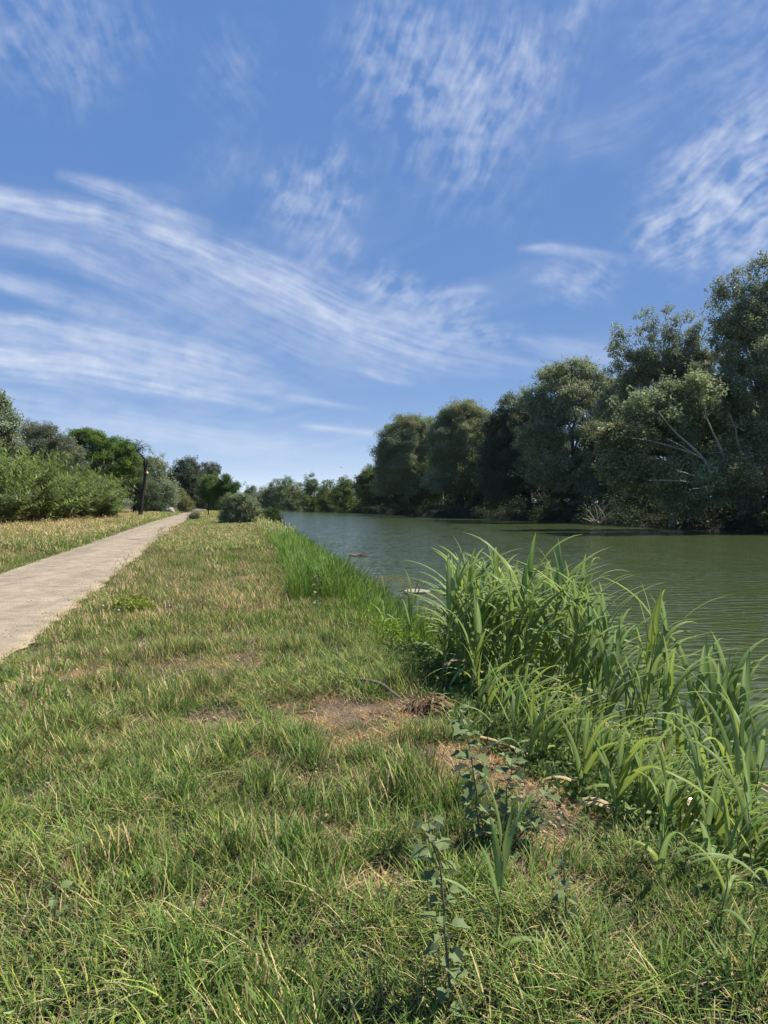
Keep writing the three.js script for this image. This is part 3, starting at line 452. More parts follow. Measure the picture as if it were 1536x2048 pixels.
{ // the dark scrub along the far waterline
  const list = [], r = rng(404);
  for (let d = 26; d < 300; d += 0.3 + d * 0.0026) for (let k = 0; k < 14; k++) {
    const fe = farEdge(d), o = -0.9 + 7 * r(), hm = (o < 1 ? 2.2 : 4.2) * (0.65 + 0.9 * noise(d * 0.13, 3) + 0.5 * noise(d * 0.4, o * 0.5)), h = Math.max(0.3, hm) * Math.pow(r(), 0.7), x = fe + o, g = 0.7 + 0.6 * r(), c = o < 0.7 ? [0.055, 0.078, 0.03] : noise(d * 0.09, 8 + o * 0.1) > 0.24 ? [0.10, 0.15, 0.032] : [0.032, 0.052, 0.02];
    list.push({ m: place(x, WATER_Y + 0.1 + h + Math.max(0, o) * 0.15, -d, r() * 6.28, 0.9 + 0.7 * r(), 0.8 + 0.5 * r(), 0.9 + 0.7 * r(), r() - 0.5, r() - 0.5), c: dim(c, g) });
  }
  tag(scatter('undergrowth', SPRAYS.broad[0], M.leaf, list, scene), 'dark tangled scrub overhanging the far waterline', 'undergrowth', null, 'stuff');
  // bleached roots and dead branches at the foot of the bank
  const t = base('dead_branch', 22.6, WATER_Y, -71.5); tag(t, 'tangle of bleached dead branches sticking out at the far waterline', 'dead branch');
  for (let k = 0; k < 13; k++) { const a = V((r() - 0.5) * 1.8, 0.1, (r() - 0.5)), b = V(a.x + (r() - 0.5) * 3.6, 0.6 + 2.1 * r(), 1.2 + (r() - 0.3) * 1.6), p = curvePts(a, b, 6, V((r() - 0.5) * 0.8, 0.4 * r(), 0.3), r); mesh('branch', taperTube(p, p.map((_, i) => 0.07 * (1 - 0.8 * i / 6)), 6, 0.2, k), M.paleBark, t); }
}

// ---- the left side of the path
tree({ name: 'silver_poplar_tree', label: 'grey-leaved poplar at the left edge, tallest on the path side', x: -33.4, d: 56, seed: 501, bark: M.paleBark, r: 0.24, top: 8.6, leaf: 'poplar', n: 2400, color: GREY, gap: 0.1, twigs: 2, lobes: [[1.6, 9.4, 0, 1.0, 1.1, 1.1], [-0.4, 9.0, 0, 1.6, 1.4, 1.4], [2.3, 7.8, 0.4, 1.3, 1.1, 1.3], [-1.2, 7, 0.5, 2, 1.6, 1.8], [1.4, 6.2, 0.6, 1.9, 1.4, 1.6], [0, 4.6, 0.8, 2.6, 1.6, 1.8]] });
tree({ name: 'olive_grey_tree', label: 'misty grey-green tree with three pointed tops behind the giant reed thicket', x: -31.6, d: 63, seed: 503, r: 0.18, top: 7, leaf: 'willow', n: 2600, color: [0.18, 0.20, 0.11], size: 0.8, gap: 0.06, lobes: [[-0.9, 7.6, 0, 0.8, 1.2, 0.9], [0.5, 7.7, 0, 0.8, 1.0, 0.9], [2.0, 6.8, 0, 0.9, 1.0, 0.9], [0, 6.2, 0.3, 1.7, 1.4, 1.4], [2.2, 5.4, 0.3, 1.6, 1.2, 1.4], [-1.6, 5.4, 0.3, 1.5, 1.3, 1.4], [0.6, 4, 0.4, 2.6, 1.6, 1.6]] });
tree({ name: 'mulberry_tree', label: 'bright green spreading broadleaf tree, its crown in layered clumps', x: -31.3, d: 76, seed: 505, bark: M.darkBark, r: 0.26, top: 7, leaf: 'broad', n: 3600, color: BRIGHT, size: 0.75, gap: 0.05, shell: 0.4,
  lobes: [[-2.2, 8.9, 0, 1.5, 0.8, 1.4], [-3.2, 7.8, 0, 1.2, 0.9, 1.3], [-0.6, 8.4, 0, 1.3, 0.9, 1.4], [0.9, 7.8, 0, 1.4, 0.8, 1.3], [2.4, 7.2, 0.3, 1.3, 0.9, 1.3], [-2.0, 6.8, 0.8, 1.9, 0.9, 1.4], [0.6, 6.4, 1, 2, 0.8, 1.3], [3.0, 5.8, 0.6, 1.2, 1.0, 1.2], [1.6, 5.0, 1, 1.8, 0.8, 1.2], [-1.4, 5.0, 1, 2.2, 1.1, 1.2], [2.9, 4.4, 0.4, 1, 0.8, 1]] });
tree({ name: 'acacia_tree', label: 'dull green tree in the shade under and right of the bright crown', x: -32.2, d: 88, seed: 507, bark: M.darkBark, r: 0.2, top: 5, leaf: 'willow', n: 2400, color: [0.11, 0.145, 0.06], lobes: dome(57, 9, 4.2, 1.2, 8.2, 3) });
{ // the dead tree by the path, its backlit darkness put into the bark colour
  const x = -26.4, d = 74, t = base('dead_tree', x, ground(x, d), -d), r = rng(71);
  tag(t, 'nearly bare tree with a stout forked trunk coloured dark as backlit beside the path', 'tree');
  const P = (a) => a.map((p) => V(...p)), run = (name, pts, r0, r1, par) => mesh(name, taperTube(pts, pts.map((_, i) => lerp(r0, r1, i / (pts.length - 1))), 9, 0.16, 4), M.darkBark, par);
  run('trunk', P([[-0.1, -0.2, 0], [0, 0.4, 0], [0.12, 1.4, 0], [0.2, 2.4, 0], [0.42, 3.4, 0], [0.55, 4.4, 0.05], [0.55, 5.2, 0]]), 0.26, 0.13, t);
  run('limb', P([[0.16, 2.2, 0], [-0.3, 2.9, 0.1], [-0.8, 3.3, 0.1], [-1.0, 3.5, 0.1]]), 0.2, 0.11, t);
  const top = run('limb', P([[0.55, 5.0, 0], [0.42, 5.7, 0], [0.5, 6.2, 0.1], [0.1, 6.7, 0.1], [-0.4, 7.2, 0.1], [-0.6, 7.8, 0]]), 0.13, 0.03, t);
  run('limb', P([[0.56, 5.2, 0], [0.75, 5.7, 0], [0.7, 6.1, 0]]), 0.11, 0.07, t);
  mesh('cut_stub', new THREE.CylinderGeometry(0.12, 0.13, 0.18, 12).rotateZ(-1.2).rotateY(-0.5).translate(0.78, 4.75, 0.15), new THREE.MeshStandardMaterial({ name: 'cut_wood', color: new THREE.Color().setRGB(0.55, 0.38, 0.2), roughness: 0.9 }), t);
  for (let k = 0; k < 16; k++) { const a = V(-0.5 + 0.4 * r(), 7 + 0.9 * r(), 0), b = V(a.x + (r() - 0.25) * 1.7, a.y + (r() - 0.25) * 1.1, (r() - 0.5) * 1.2), p = curvePts(a, b, 4, V(0, 0.15, 0), r); mesh('twig', taperTube(p, p.map((_, i) => 0.028 * (1 - 0.7 * i / 4)), 5), M.darkBark, top); }
  fillCrown(t, crownList([[0.5, 7.4, 0, 0.9, 0.7, 0.8], [-0.4, 7.9, 0, 0.5, 0.5, 0.5], [0.9, 6.2, 0, 0.6, 0.4, 0.5], [0.0, 5.4, 0.2, 0.9, 0.7, 0.7], [-1.0, 3.9, 0.2, 0.6, 0.5, 0.5]], 70, [0.09, 0.10, 0.06], 72, { size: 0.42, gap: 0.2 }), 'poplar');
}
tree({ name: 'grey_tree', label: 'grey-green tree just right of the dead dark-trunked tree', x: -33.2, d: 97, seed: 511, r: 0.2, top: 6, leaf: 'poplar', n: 1900, color: GREY, lobes: dome(61, 9, 3.6, 1.4, 8.2, 3) });
tree({ name: 'evergreen_oak_tree', label: 'dark oak with a black trunk standing over the boulder', x: -33.4, d: 116, seed: 513, bark: M.darkBark, r: 0.36, top: 6.5, lean: [0.6, 0], leaf: 'poplar', n: 2600, color: [0.10, 0.125, 0.065], size: 1.1, lobes: dome(62, 10, 4.4, 2.0, 9.2, 3.5) });
tree({ name: 'evergreen_oak_tree', label: 'round dark oak where the path bends out of sight', x: -34, d: 134, seed: 515, bark: M.darkBark, r: 0.3, top: 6.5, leaf: 'poplar', n: 2600, color: [0.11, 0.14, 0.07], size: 1.2, lobes: dome(63, 10, 4.2, 0.8, 9.6, 3.5) });
tree({ name: 'round_shrub', label: 'rounded olive shrub behind the boulder, with a dark hollow beneath', category: 'shrub', x: -31.2, d: 104, seed: 517, r: 0.1, top: 2.6, leaf: 'willow', n: 900, color: [0.18, 0.20, 0.075], lobes: dome(64, 7, 2.1, 0.7, 3.4, 2) });
tree({ name: 'hedge_shrub', label: 'low fresh green shrub left of the boulder', category: 'shrub', x: -33.6, d: 97, y: 0, seed: 519, r: 0.06, top: 1, leaf: 'broad', n: 420, color: [0.13, 0.21, 0.06], lobes: dome(65, 7, 1.9, 0.0, 1.7, 1.5) });
tree({ name: 'hedge_shrub', label: 'low fresh green shrub at the far end of the path', category: 'shrub', x: -39, d: 150, y: 0, seed: 521, r: 0.06, top: 1, leaf: 'broad', n: 600, color: [0.13, 0.21, 0.06], lobes: dome(66, 8, 4.5, 0.0, 2.2, 2) });
tree({ name: 'young_tree', label: 'young tree with a thin straight stem and tidy dark green crown by the path', x: -16.8, d: 72, seed: 523, bark: M.darkBark, r: 0.055, top: 4.4, leaf: 'broad', n: 1100, color: [0.085, 0.16, 0.035], size: 0.55, limbs: 6,
  lobes: [[0, 3.9, 0, 0.7, 0.8, 0.7], [-0.4, 3.0, 0, 0.9, 0.8, 0.8], [0.55, 2.9, 0.2, 0.8, 0.7, 0.8], [1.2, 3.4, 0, 0.4, 0.5, 0.4], [0.1, 2.3, 0, 0.9, 0.6, 0.8], [-1.0, 2.6, 0, 0.5, 0.6, 0.5]] });
tree({ name: 'young_tree', label: 'second young tree, half hidden behind the first one', x: -21.6, d: 84, seed: 525, bark: M.darkBark, r: 0.06, top: 4.2, leaf: 'broad', n: 900, color: [0.09, 0.16, 0.04], size: 0.6, limbs: 5, lobes: dome(67, 6, 1.7, 1.4, 5.0, 1.5) });
tree({ name: 'roadside_tree', label: 'small green tree between the young trees and the far path end', x: -30.5, d: 122, seed: 527, r: 0.12, top: 4, leaf: 'far', n: 500, color: MID, size: 0.7, lobes: dome(68, 7, 2.6, 0.8, 6.6, 2) });
tree({ name: 'silver_bush', label: 'rounded silvery bush on the bank, right of the young tree', category: 'bush', x: -10.55, d: 50, seed: 529, r: 0.05, top: 1.6, leaf: 'poplar', n: 1700, color: [0.22, 0.26, 0.12], size: 0.42, limbs: 6, lobes: [[-0.9, 0.5, 0, 0.7, 0.5, 0.7], [0.2, 0.45, 0.3, 0.9, 0.5, 0.7], [1.1, 0.4, 0.1, 0.7, 0.45, 0.6], [-0.5, 1.2, 0, 0.8, 0.7, 0.8], [0.5, 1.1, 0.1, 0.8, 0.6, 0.8], [-0.35, 1.7, 0, 0.5, 0.5, 0.6], [0.25, 1.8, 0, 0.45, 0.5, 0.5], [0.9, 1.5, 0, 0.45, 0.4, 0.5], [-1.0, 1.5, 0, 0.4, 0.45, 0.4], [1.3, 0.8, 0, 0.35, 0.4, 0.4]] });
tree({ name: 'dark_shrub', label: 'small dark round shrub at the water edge beyond the tall grass', category: 'shrub', x: -7.2, d: 44, y: -0.15, seed: 531, r: 0.04, top: 0.8, leaf: 'herb', n: 800, color: [0.085, 0.12, 0.04], size: 2.0, limbs: 3, lobes: dome(70, 8, 0.85, 0.1, 1.35, 0.8, 0.55) });
tree({ name: 'grey_weed', label: 'grey leafy weed at the right edge of the path', category: 'weed', x: -16.6, d: 60, seed: 533, r: 0.015, top: 0.5, leaf: 'herb', n: 240, color: [0.2, 0.21, 0.13], size: 1.7, limbs: 3, lobes: dome(71, 5, 0.62, 0.0, 0.75, 0.5, 0.6) });

// the giant reed thicket left of the path: one mass of canes
{
  const cane = (seed) => {
    const r = rng(seed), s = new Soup(), Hc = 4.4, stem = [0.16, 0.17, 0.06];
    const bend = 0.7 + 0.6 * r(), cx = (y) => bend * (y / Hc) ** 2.4;
    for (let k = 0; k < 8; k++) { const y0 = Hc * k / 8, y1 = Hc * (k + 1) / 8, w0 = 0.014 * (1 - k / 9), w1 = 0.014 * (1 - (k + 1) / 9); for (const [ax, az] of [[1, 0], [0, 1]]) { const a = s.v(cx(y0) - ax * w0, y0, -az * w0, stem), b = s.v(cx(y0) + ax * w0, y0, az * w0, stem), c = s.v(cx(y1) + ax * w1, y1, az * w1, stem), d = s.v(cx(y1) - ax * w1, y1, -az * w1, stem); s.i.push(a, b, c, a, c, d); } }
    for (let k = 0; k < 34; k++) {
      const y0 = Hc * (0.1 + 0.9 * Math.pow(k / 34, 0.75)), w = r() * 6.283, L = (0.5 + 0.3 * r()) * (1 - 0.25 * k / 34), Wd = 0.026 + 0.014 * r(), a0 = 0.35 + 0.5 * r(), a1 = 1.6 + 0.9 * r(), seg = 4, dead = y0 < 1.4 && r() < 0.5, g = 0.75 + 0.5 * r(), c = dead ? [0.36 * g, 0.28 * g, 0.13 * g] : [0.14 * g, 0.19 * g, 0.05 * g];
      let u = 0, h = 0, prev = null; const dx = Math.cos(w), dz = Math.sin(w);
      for (let j = 0; j <= seg; j++) {
        const t = j / seg, an = lerp(a0, a1, t * t * 0.6 + t * 0.4), ww = Wd * Math.min(1, t * 4 + 0.5) * Math.sqrt(1.02 - t);
        const l = s.v(cx(y0) + dx * u - dz * ww, y0 + h, dz * u + dx * ww, c), q = s.v(cx(y0) + dx * u + dz * ww, y0 + h, dz * u - dx * ww, c);
        if (prev) s.i.push(prev[0], prev[1], q, prev[0], q, l);
        prev = [l, q]; u += Math.sin(an) * L / seg; h += Math.cos(an) * L / seg;
      }
    }
    return s.build();
  };
  const canes = [61, 62, 63, 64].map(cane), lists = [[], [], [], []], r = rng(66), front = table([[24, -22.5], [36, -22.2], [48, -22.6], [58, -23.6], [70, -26.4], [80, -30]]), tall = table([[20, 5.0], [36, 5.4], [50, 5.5], [62, 4.9], [70, 4.2], [80, 3.4]]);
  for (let c = 0; c < 160; c++) {
    const d0 = 22 + 45 * r(), back = 7 * Math.pow(r(), 1.3), x0 = front(d0) - 0.7 - back, hh = tall(d0) / 4.5 * (0.5 + 0.46 * r() + 0.12 * Math.min(back, 2) / 2) * (back < 0.7 ? 0.5 + 0.5 * r() : 1), tone = 0.65 + 0.7 * r(), warm = 1 + 0.16 * (r() - 0.4);
    for (let k = 0; k < 15; k++) {
      const a = r() * 6.283, q = 0.75 * Math.sqrt(r()), x = x0 + Math.cos(a) * q, d = d0 + Math.sin(a) * q, g = tone * (0.85 + 0.3 * r()), h = hh * (0.72 + 0.36 * r());
      lists[Math.floor(r() * 4)].push({ m: place(x, ground(x, d) - 0.05, -d, a + (r() - 0.5) * 1.4, 1.35, h, 1.35, (r() - 0.5) * 0.35, -0.06 - 0.26 * r()), c: [g * warm, g, g * 0.95] });
    }
  }
  const t = new THREE.Group(); t.name = 'reed_thicket'; scene.add(t);
  tag(t, 'tall dense thicket of giant reeds along the left side of the path', 'reed thicket', null, 'stuff');
  lists.forEach((l, i) => scatter('cane_mass', canes[i], M.reed, l, t));
}

// ---------------------------------------------------------------- grass
// one tuft: n bent blades; flat = how far they lie over, straw = share of dry blades, wind leans them to the right
function tuft({ n, rad, len, wide, seed, flat = 0.5, curl = 0.9, straw = 0.2, seg = 3, wind = 0.15, heads = 0 }) {
  const r = rng(seed), s = new Soup();
  for (let i = 0; i < n; i++) {
    const w = r() * 6.283, br = rad * Math.sqrt(r()), L = len * (0.45 + 0.75 * r()), a0 = flat * (0.25 + r()), a1 = Math.min(2.2, a0 + curl * (0.3 + r())), dry = r() < straw, g = 0.55 + 0.9 * r();
    const c = dry ? [0.40 * g, 0.32 * g, 0.17 * g] : r() < 0.22 ? [0.235 * g, 0.275 * g, 0.055 * g] : [0.125 * g, 0.19 * g, 0.048 * g];
    let x = Math.cos(r() * 6.283) * br, y = 0, z = Math.sin(r() * 6.283) * br, prev = null;
    const dx = Math.cos(w), dz = Math.sin(w), tw = (r() - 0.5) * 1.6, W = wide * (0.6 + 0.8 * r());
    for (let j = 0; j <= seg; j++) {
      const t = j / seg, an = lerp(a0, a1, t), ww = W * 0.5 * (j === seg ? 0.08 : 1 - 0.55 * t), ax = -dz * Math.cos(tw) + dx * Math.sin(tw) * 0.6, az = dx * Math.cos(tw) + dz * Math.sin(tw) * 0.6;
      const cc = t < 0.3 && !dry ? mixc([0.12, 0.12, 0.045], c, 0.35 + t * 2) : c, a = s.v(x - ax * ww, y, z - az * ww, cc), b = s.v(x + ax * ww, y, z + az * ww, cc);  // blade foot mixed towards dark olive, shade among the blades put into colour
      if (prev) s.i.push(prev[0], prev[1], b, prev[0], b, a);
      prev = [a, b]; x += (Math.sin(an) * dx + wind * t) * L / seg; z += Math.sin(an) * dz * L / seg; y += Math.cos(an) * L / seg;
    }
    if (i < heads) { const k = 0.85 + 0.3 * r(), hc = [0.42 * k, 0.35 * k, 0.21 * k]; for (let q = 0; q < 7; q++) { const px = x + (r() - 0.5) * 0.02 + q * 0.002, py = y - 0.012 * q, pz = z + (r() - 0.5) * 0.02, e = 0.006 + 0.005 * r(); s.i.push(s.v(px - e, py, pz, hc), s.v(px + e, py + 0.004, pz + e, hc), s.v(px, py + 0.022, pz - e, hc)); } }
  }
  return s.build();
}
const TUFT = {
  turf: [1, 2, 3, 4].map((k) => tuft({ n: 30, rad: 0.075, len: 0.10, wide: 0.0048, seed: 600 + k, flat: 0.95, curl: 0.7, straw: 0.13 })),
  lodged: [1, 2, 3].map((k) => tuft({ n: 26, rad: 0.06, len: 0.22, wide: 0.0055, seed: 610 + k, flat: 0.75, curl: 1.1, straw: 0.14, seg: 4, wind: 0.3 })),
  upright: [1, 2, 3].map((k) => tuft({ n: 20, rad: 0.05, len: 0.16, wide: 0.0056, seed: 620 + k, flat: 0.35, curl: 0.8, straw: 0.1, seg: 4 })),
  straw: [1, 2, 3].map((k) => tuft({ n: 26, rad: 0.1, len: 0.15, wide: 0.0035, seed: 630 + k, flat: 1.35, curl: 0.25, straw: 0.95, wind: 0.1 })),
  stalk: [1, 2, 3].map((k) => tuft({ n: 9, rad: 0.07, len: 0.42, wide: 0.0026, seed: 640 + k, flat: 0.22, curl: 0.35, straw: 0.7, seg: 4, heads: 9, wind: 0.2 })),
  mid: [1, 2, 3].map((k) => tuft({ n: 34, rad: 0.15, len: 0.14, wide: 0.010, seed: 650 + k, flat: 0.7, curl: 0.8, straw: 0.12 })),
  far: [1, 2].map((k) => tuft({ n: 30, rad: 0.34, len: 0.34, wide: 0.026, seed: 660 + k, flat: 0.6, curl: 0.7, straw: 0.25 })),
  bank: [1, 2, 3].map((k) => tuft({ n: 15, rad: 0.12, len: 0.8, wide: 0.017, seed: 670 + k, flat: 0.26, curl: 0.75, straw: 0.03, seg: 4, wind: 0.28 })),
};
const greenOf = (k, r, g = 1) => { const q = g * (0.86 + 0.28 * r()); return mixc([1.0 * q, 1.04 * q, 0.9 * q], [1.75 * q, 1.3 * q, 1.7 * q], k); };
const GRASS = {};
function put(kind, m, c) { const n = TUFT[kind].length, L = (GRASS[kind] ??= Array.from({ length: n }, () => [])); L[(L.next = ((L.next ?? 0) + 1)) % n].push({ m, c }); }
{
  const r = rng(700), offPath = (x, d, e) => x < pathLeft(d) - e || x > pathRight(d) + e;
  const rows = [[-2.5, 1.2, 60], [1.2, 3.2, 330], [3.2, 5, 300], [5, 8, 220], [8, 12, 130], [12, 20, 62], [20, 34, 26], [34, 60, 9], [60, 120, 3.2]];
  for (const [d0, d1, rho] of rows) {
    const wide = 0.62 * d1 + 2.4, num = Math.round(rho * (d1 - d0) * wide * 2);
    for (let i = 0; i < num; i++) {
      const d = d0 + (d1 - d0) * r(), x = (r() * 2 - 1) * wide;
      if (Math.abs(x) > 0.62 * d + 2.2 + (d < 1 ? 1.5 : 0)) continue;
      const wn = nearEdge(d), lip = wn - slopeW(d);
      if (x > wn - 0.15 || !offPath(x, d, -0.1 - 0.35 * Math.max(0, noise(x * 0.8, d * 0.9)) + 0.22 * r() * r())) continue;
      const k = dryness(x, d), b = d < 20 ? bare(x, d) : 0, y = ground(x, d) - 0.01, left = x < pathLeft(d), near = Math.min(Math.abs(x - pathLeft(d)), Math.abs(x - pathRight(d)));
      if (r() < b * 1.4) { if (d < 15 && r() < 0.75) put('straw', place(x, y, -d, r() * 6.28, 0.6 + 0.5 * r(), 0.45), dim([1.2, 0.95, 0.8], 0.55 + 0.7 * r())); continue; }
      const low = near < 0.45 ? 0.55 + near : 1, clump = noise(x * 1.5 + 2, d * 1.5), q = r(), yaw = r() * 6.28, s = low * (0.75 + 0.5 * r()) * (1 + 0.5 * clump), dark = x > lip ? 0.9 : 1;
      if (d < 8) {
        const c = greenOf(k * 0.75, r, dark);
        if (q < 0.14 + 0.2 * k) put('straw', place(x, y, -d, yaw, s, s * 0.8), dim([1, 0.98, 0.9], 0.75 + 0.5 * r()));
        else if (b > 0.12) put('turf', place(x, y, -d, yaw, s * 0.8), c);
        else if (clump > 0.16 && q < 0.7) put('upright', place(x, y, -d, yaw, s * 0.9, s * (0.6 + clump)), c);
        else if (noise(x * 0.9 + 8, d * 0.9) > 0.02 && q < 0.72) put('lodged', place(x, y, -d, noise(x * 0.6, d * 0.6) * 5 + (r() - 0.5) * 2, s, s * 0.85), c);
        else put('turf', place(x, y, -d, yaw, s * 1.1), c);
      } else if (d < 22) put(q < 0.16 + 0.25 * k ? 'straw' : clump > 0.2 && q < 0.5 ? 'upright' : 'mid', place(x, y, -d, yaw, s * (q < 0.16 + 0.25 * k ? 1.5 : 1.05)), greenOf(k * 0.85, r, 1));
      else put('far', place(x, y, -d, yaw, s * (left ? 1.15 : 1) * (d > 60 ? 1.8 : 1), s * (left ? 0.9 : 0.55)), greenOf(k, r, 1.05));
    }
  }
  // seed-bearing stalks: a fringe on the right of the path, and the golden verge on its left
  for (let i = 0; i < 2300; i++) {
    const left = r() < 0.82, d = left ? 9 + 70 * r() * r() + 8 * r() : 4.5 + 34 * Math.pow(r(), 1.1), x = left ? pathLeft(d) - 0.25 - 7 * Math.pow(r(), 1.4) : pathRight(d) + (d < 14 ? 0.5 : 0.15) + (d < 14 ? 1.8 : 5.5) * Math.pow(r(), d < 14 ? 2.4 : 1.7);
    if (Math.abs(x) > 0.62 * d + 2.2 || x > nearEdge(d) - slopeW(d) || (d < 15 && bare(x, d) > 0.4)) continue;
    const s = (left ? 0.62 : 0.66) * (0.6 + 0.6 * r()) * (d > 25 ? 1.25 : 1), c = noise(x * 0.35, d * 0.2 + 4);
    put('stalk', place(x, ground(x, d), -d, r() * 6.28, s * (d > 25 ? 2 : 1), s, s * (d > 25 ? 2 : 1)), left ? [1.15, 1.1 + 0.2 * c, 0.9] : [1.0 + 0.3 * Math.max(0, c), 0.92, 0.85]);
  }
  // tall fresh grass along the water
  for (let i = 0; i < 7200; i++) {
    const d = i < 3600 ? 9.0 + 22 * Math.pow(r(), 1.3) : 18 + 32 * r(), wn = nearEdge(d), lip = wn - slopeW(d), k = r(), x = lerp(lip - 0.55 - 0.5 * noise(d * 0.6, 3), wn + 0.15, k);
    if (d < 10.5 && x < lip + 0.2) continue;
    const s = (0.6 + 0.34 * r()) * (k < 0.2 ? 0.6 + 0.4 * r() : 1) * smoothstep(d, 8.2, 10.6) * (1 + 0.35 * noise(d * 0.9, x)) * lerp(1, 0.72, smoothstep(d, 20, 34)), g = 0.9 + 0.3 * r();
    put('bank', place(x, ground(x, d) - 0.03, -d, (r() - 0.5) * 3.0, s * (d > 24 ? 1.3 : 1), s, s * (d > 24 ? 1.3 : 1)), mixc([0.82 * g, 0.98 * g, 0.7 * g], [1.25 * g, 1.2 * g, 0.8 * g], clamp(0.35 + noise(x * 0.9, d * 0.7) + 0.3 * (r() - 0.5) + smoothstep(d, 18, 32) * 0.35, 0, 1)));
    if (d > 22 && r() < 0.09) put('stalk', place(x - 0.3 * r(), ground(x, d), -d, r() * 6.28, 1.5, 1.0 + 0.4 * r(), 1.5), [1.0, 1.15, 0.8]);
  }
  // darker tussocks standing out of the trodden grass
  for (let c = 0; c < 60; c++) {
    const d = 2.1 + 9 * r() * r() + 1.5 * r(), x = c === 0 ? -0.17 : c === 1 ? 0.7 : (r() * 2 - 1) * 0.6 * d, dd = c === 0 ? 3.4 : c === 1 ? 2.85 : d;
    if (!offPath(x, dd, 0.2) || x > nearEdge(dd) - slopeW(dd)) continue;
    for (let k = 0; k < 9; k++) { const a = r() * 6.28, q = 0.13 * Math.sqrt(r()); put('upright', place(x + Math.cos(a) * q, ground(x, dd) - 0.01, -dd + Math.sin(a) * q, a, 0.9 + 0.3 * r(), 0.75 + 0.4 * r(), 0.9 + 0.3 * r(), 0.25 * Math.sin(a), -0.25 * Math.cos(a)), dim([0.72, 0.88, 0.7], 0.85 + 0.3 * r())); }
  }
  // crumbs of dry earth on the bare spots
  const crumbs = [], clod = new THREE.IcosahedronGeometry(0.012, 1); { const p = clod.attributes.position; for (let i = 0; i < p.count; i++) { const k = 0.75 + 0.5 * Math.abs(noise(p.getX(i) * 150 + p.getZ(i) * 90, p.getY(i) * 150)); p.setXYZ(i, p.getX(i) * k, p.getY(i) * k * 0.7, p.getZ(i) * k); } clod.computeVertexNormals(); }
  for (const [bx, bd, rx, rd] of BARE) for (let i = 0; i < 150; i++) { const a = r() * 6.283, q = Math.sqrt(r()) * 1.3, x = bx + Math.cos(a) * q * rx, d = bd + Math.sin(a) * q * rd; if (bare(x, d) < 0.25) continue; const s = 0.4 + 1.3 * r() * r(), g = 0.6 + 0.7 * r(); crumbs.push({ m: place(x, ground(x, d) + 0.004 * s, -d, r() * 6.28, s, s * 0.8, s * (0.7 + 0.6 * r()), r(), r()), c: [0.36 * g, 0.27 * g, 0.17 * g] }); }
  for (let i = 0; i < 1500; i++) { const d = 5 + 22 * r() * r(), side = r() < 0.55, t = Math.pow(r(), 2.2), x = side ? pathRight(d) - 1.2 * t : pathLeft(d) + 1.2 * t, s = 0.35 + 0.9 * r() * r() + d * 0.02, g = 0.5 + 0.8 * r(); crumbs.push({ m: place(x, 0.012 + 0.03 * Math.min(1, t * 1.5), -d, r() * 6.28, s, s * 0.7, s, r(), r()), c: [0.36 * g, 0.3 * g, 0.2 * g] }); }
  tag(scatter('soil_crumbs', clod, new THREE.MeshStandardMaterial({ name: 'dry_earth', roughness: 1 }), crumbs, scene), 'crumbs of dry brown earth on the bare spots and path edges', 'soil', null, 'stuff');
  const KINDS = { turf: ['short_grass', 'short trodden grass of the canal bank'], lodged: ['matted_grass', 'long matted grass lying over on the bank'], upright: ['tussock_grass', 'upright green grass tussocks on the bank'], straw: ['dry_grass', 'dry straw and dead grass lying on the bank'],
    stalk: ['seeding_grass', 'golden seeding grass stalks beside the path'], mid: ['meadow_grass', 'mixed green and straw grass in the middle distance'], far: ['distant_grass', 'grass of the far bank top and golden left verge'], bank: ['waterside_grass', 'tall bright green grass along the water edge'] };
  for (const [kind, lists] of Object.entries(GRASS)) {
    const g = new THREE.Group(); g.name = KINDS[kind][0]; scene.add(g); tag(g, KINDS[kind][1], 'grass', null, 'stuff');
    lists.forEach((l, i) => l.length && scatter('blades', TUFT[kind][i], kind === 'straw' || kind === 'stalk' ? M.dry : M.grass, l, g));
  }
  // broad-leaved weeds low in the grass, and the leafy tangle at the foot of the reeds
  const herbs = [], lush = [], r2 = rng(710);
  for (let i = 0; i < 2600; i++) {
    const d = 1.4 + 14 * Math.pow(r2(), 1.3), x = (r2() * 2 - 1) * (0.6 * d + 1.5);
    if (x > nearEdge(d) - slopeW(d) || !offPath(x, d, 0.05) || bare(x, d) > 0.3 || noise(x * 0.8 + 20, d * 0.8) < 0.0) continue;
    const s = 0.35 + 0.4 * r2(), g = 0.9 + 0.3 * r2();
    herbs.push({ m: place(x, ground(x, d) + 0.02, -d, r2() * 6.28, s, s * 0.6), c: [0.17 * g, 0.24 * g, 0.08 * g] });
  }
  for (let i = 0; i < 1500; i++) {
    const d = 2.0 + 8.6 * r2(), wn = nearEdge(d), lip = wn - slopeW(d), k = d > 7.5 ? r2() * 0.6 : d < 3.6 ? r2() : r2() * 0.3, x = lerp(lip + 0.05, wn - 0.1, k), g = 0.8 + 0.5 * r2();
    const h = 0.2 * r2() * smoothstep(k, 0, 0.25), bright = (d > 7.5 && k < 0.5) || (d < 4 && k > 0.6);
    lush.push({ m: place(x, ground(x, d) + 0.03 + h, -d, r2() * 6.28, 0.7 + 0.6 * r2(), 0.8 + 0.5 * r2(), 0.7 + 0.6 * r2(), r2() - 0.5, r2() - 0.5), c: bright ? [0.22 * g, 0.31 * g, 0.045 * g] : [0.12 * g, 0.175 * g, 0.05 * g] });
  }
  tag(scatter('low_weeds', SPRAYS.herb[0], M.leaf, herbs, scene), 'small broad-leaved weeds low in the grass', 'weeds', null, 'stuff');
  tag(scatter('bank_weeds', SPRAYS.herb[1], M.leaf, lush, scene), 'leafy tangle of weeds at the foot of the reeds', 'weeds', null, 'stuff');
}

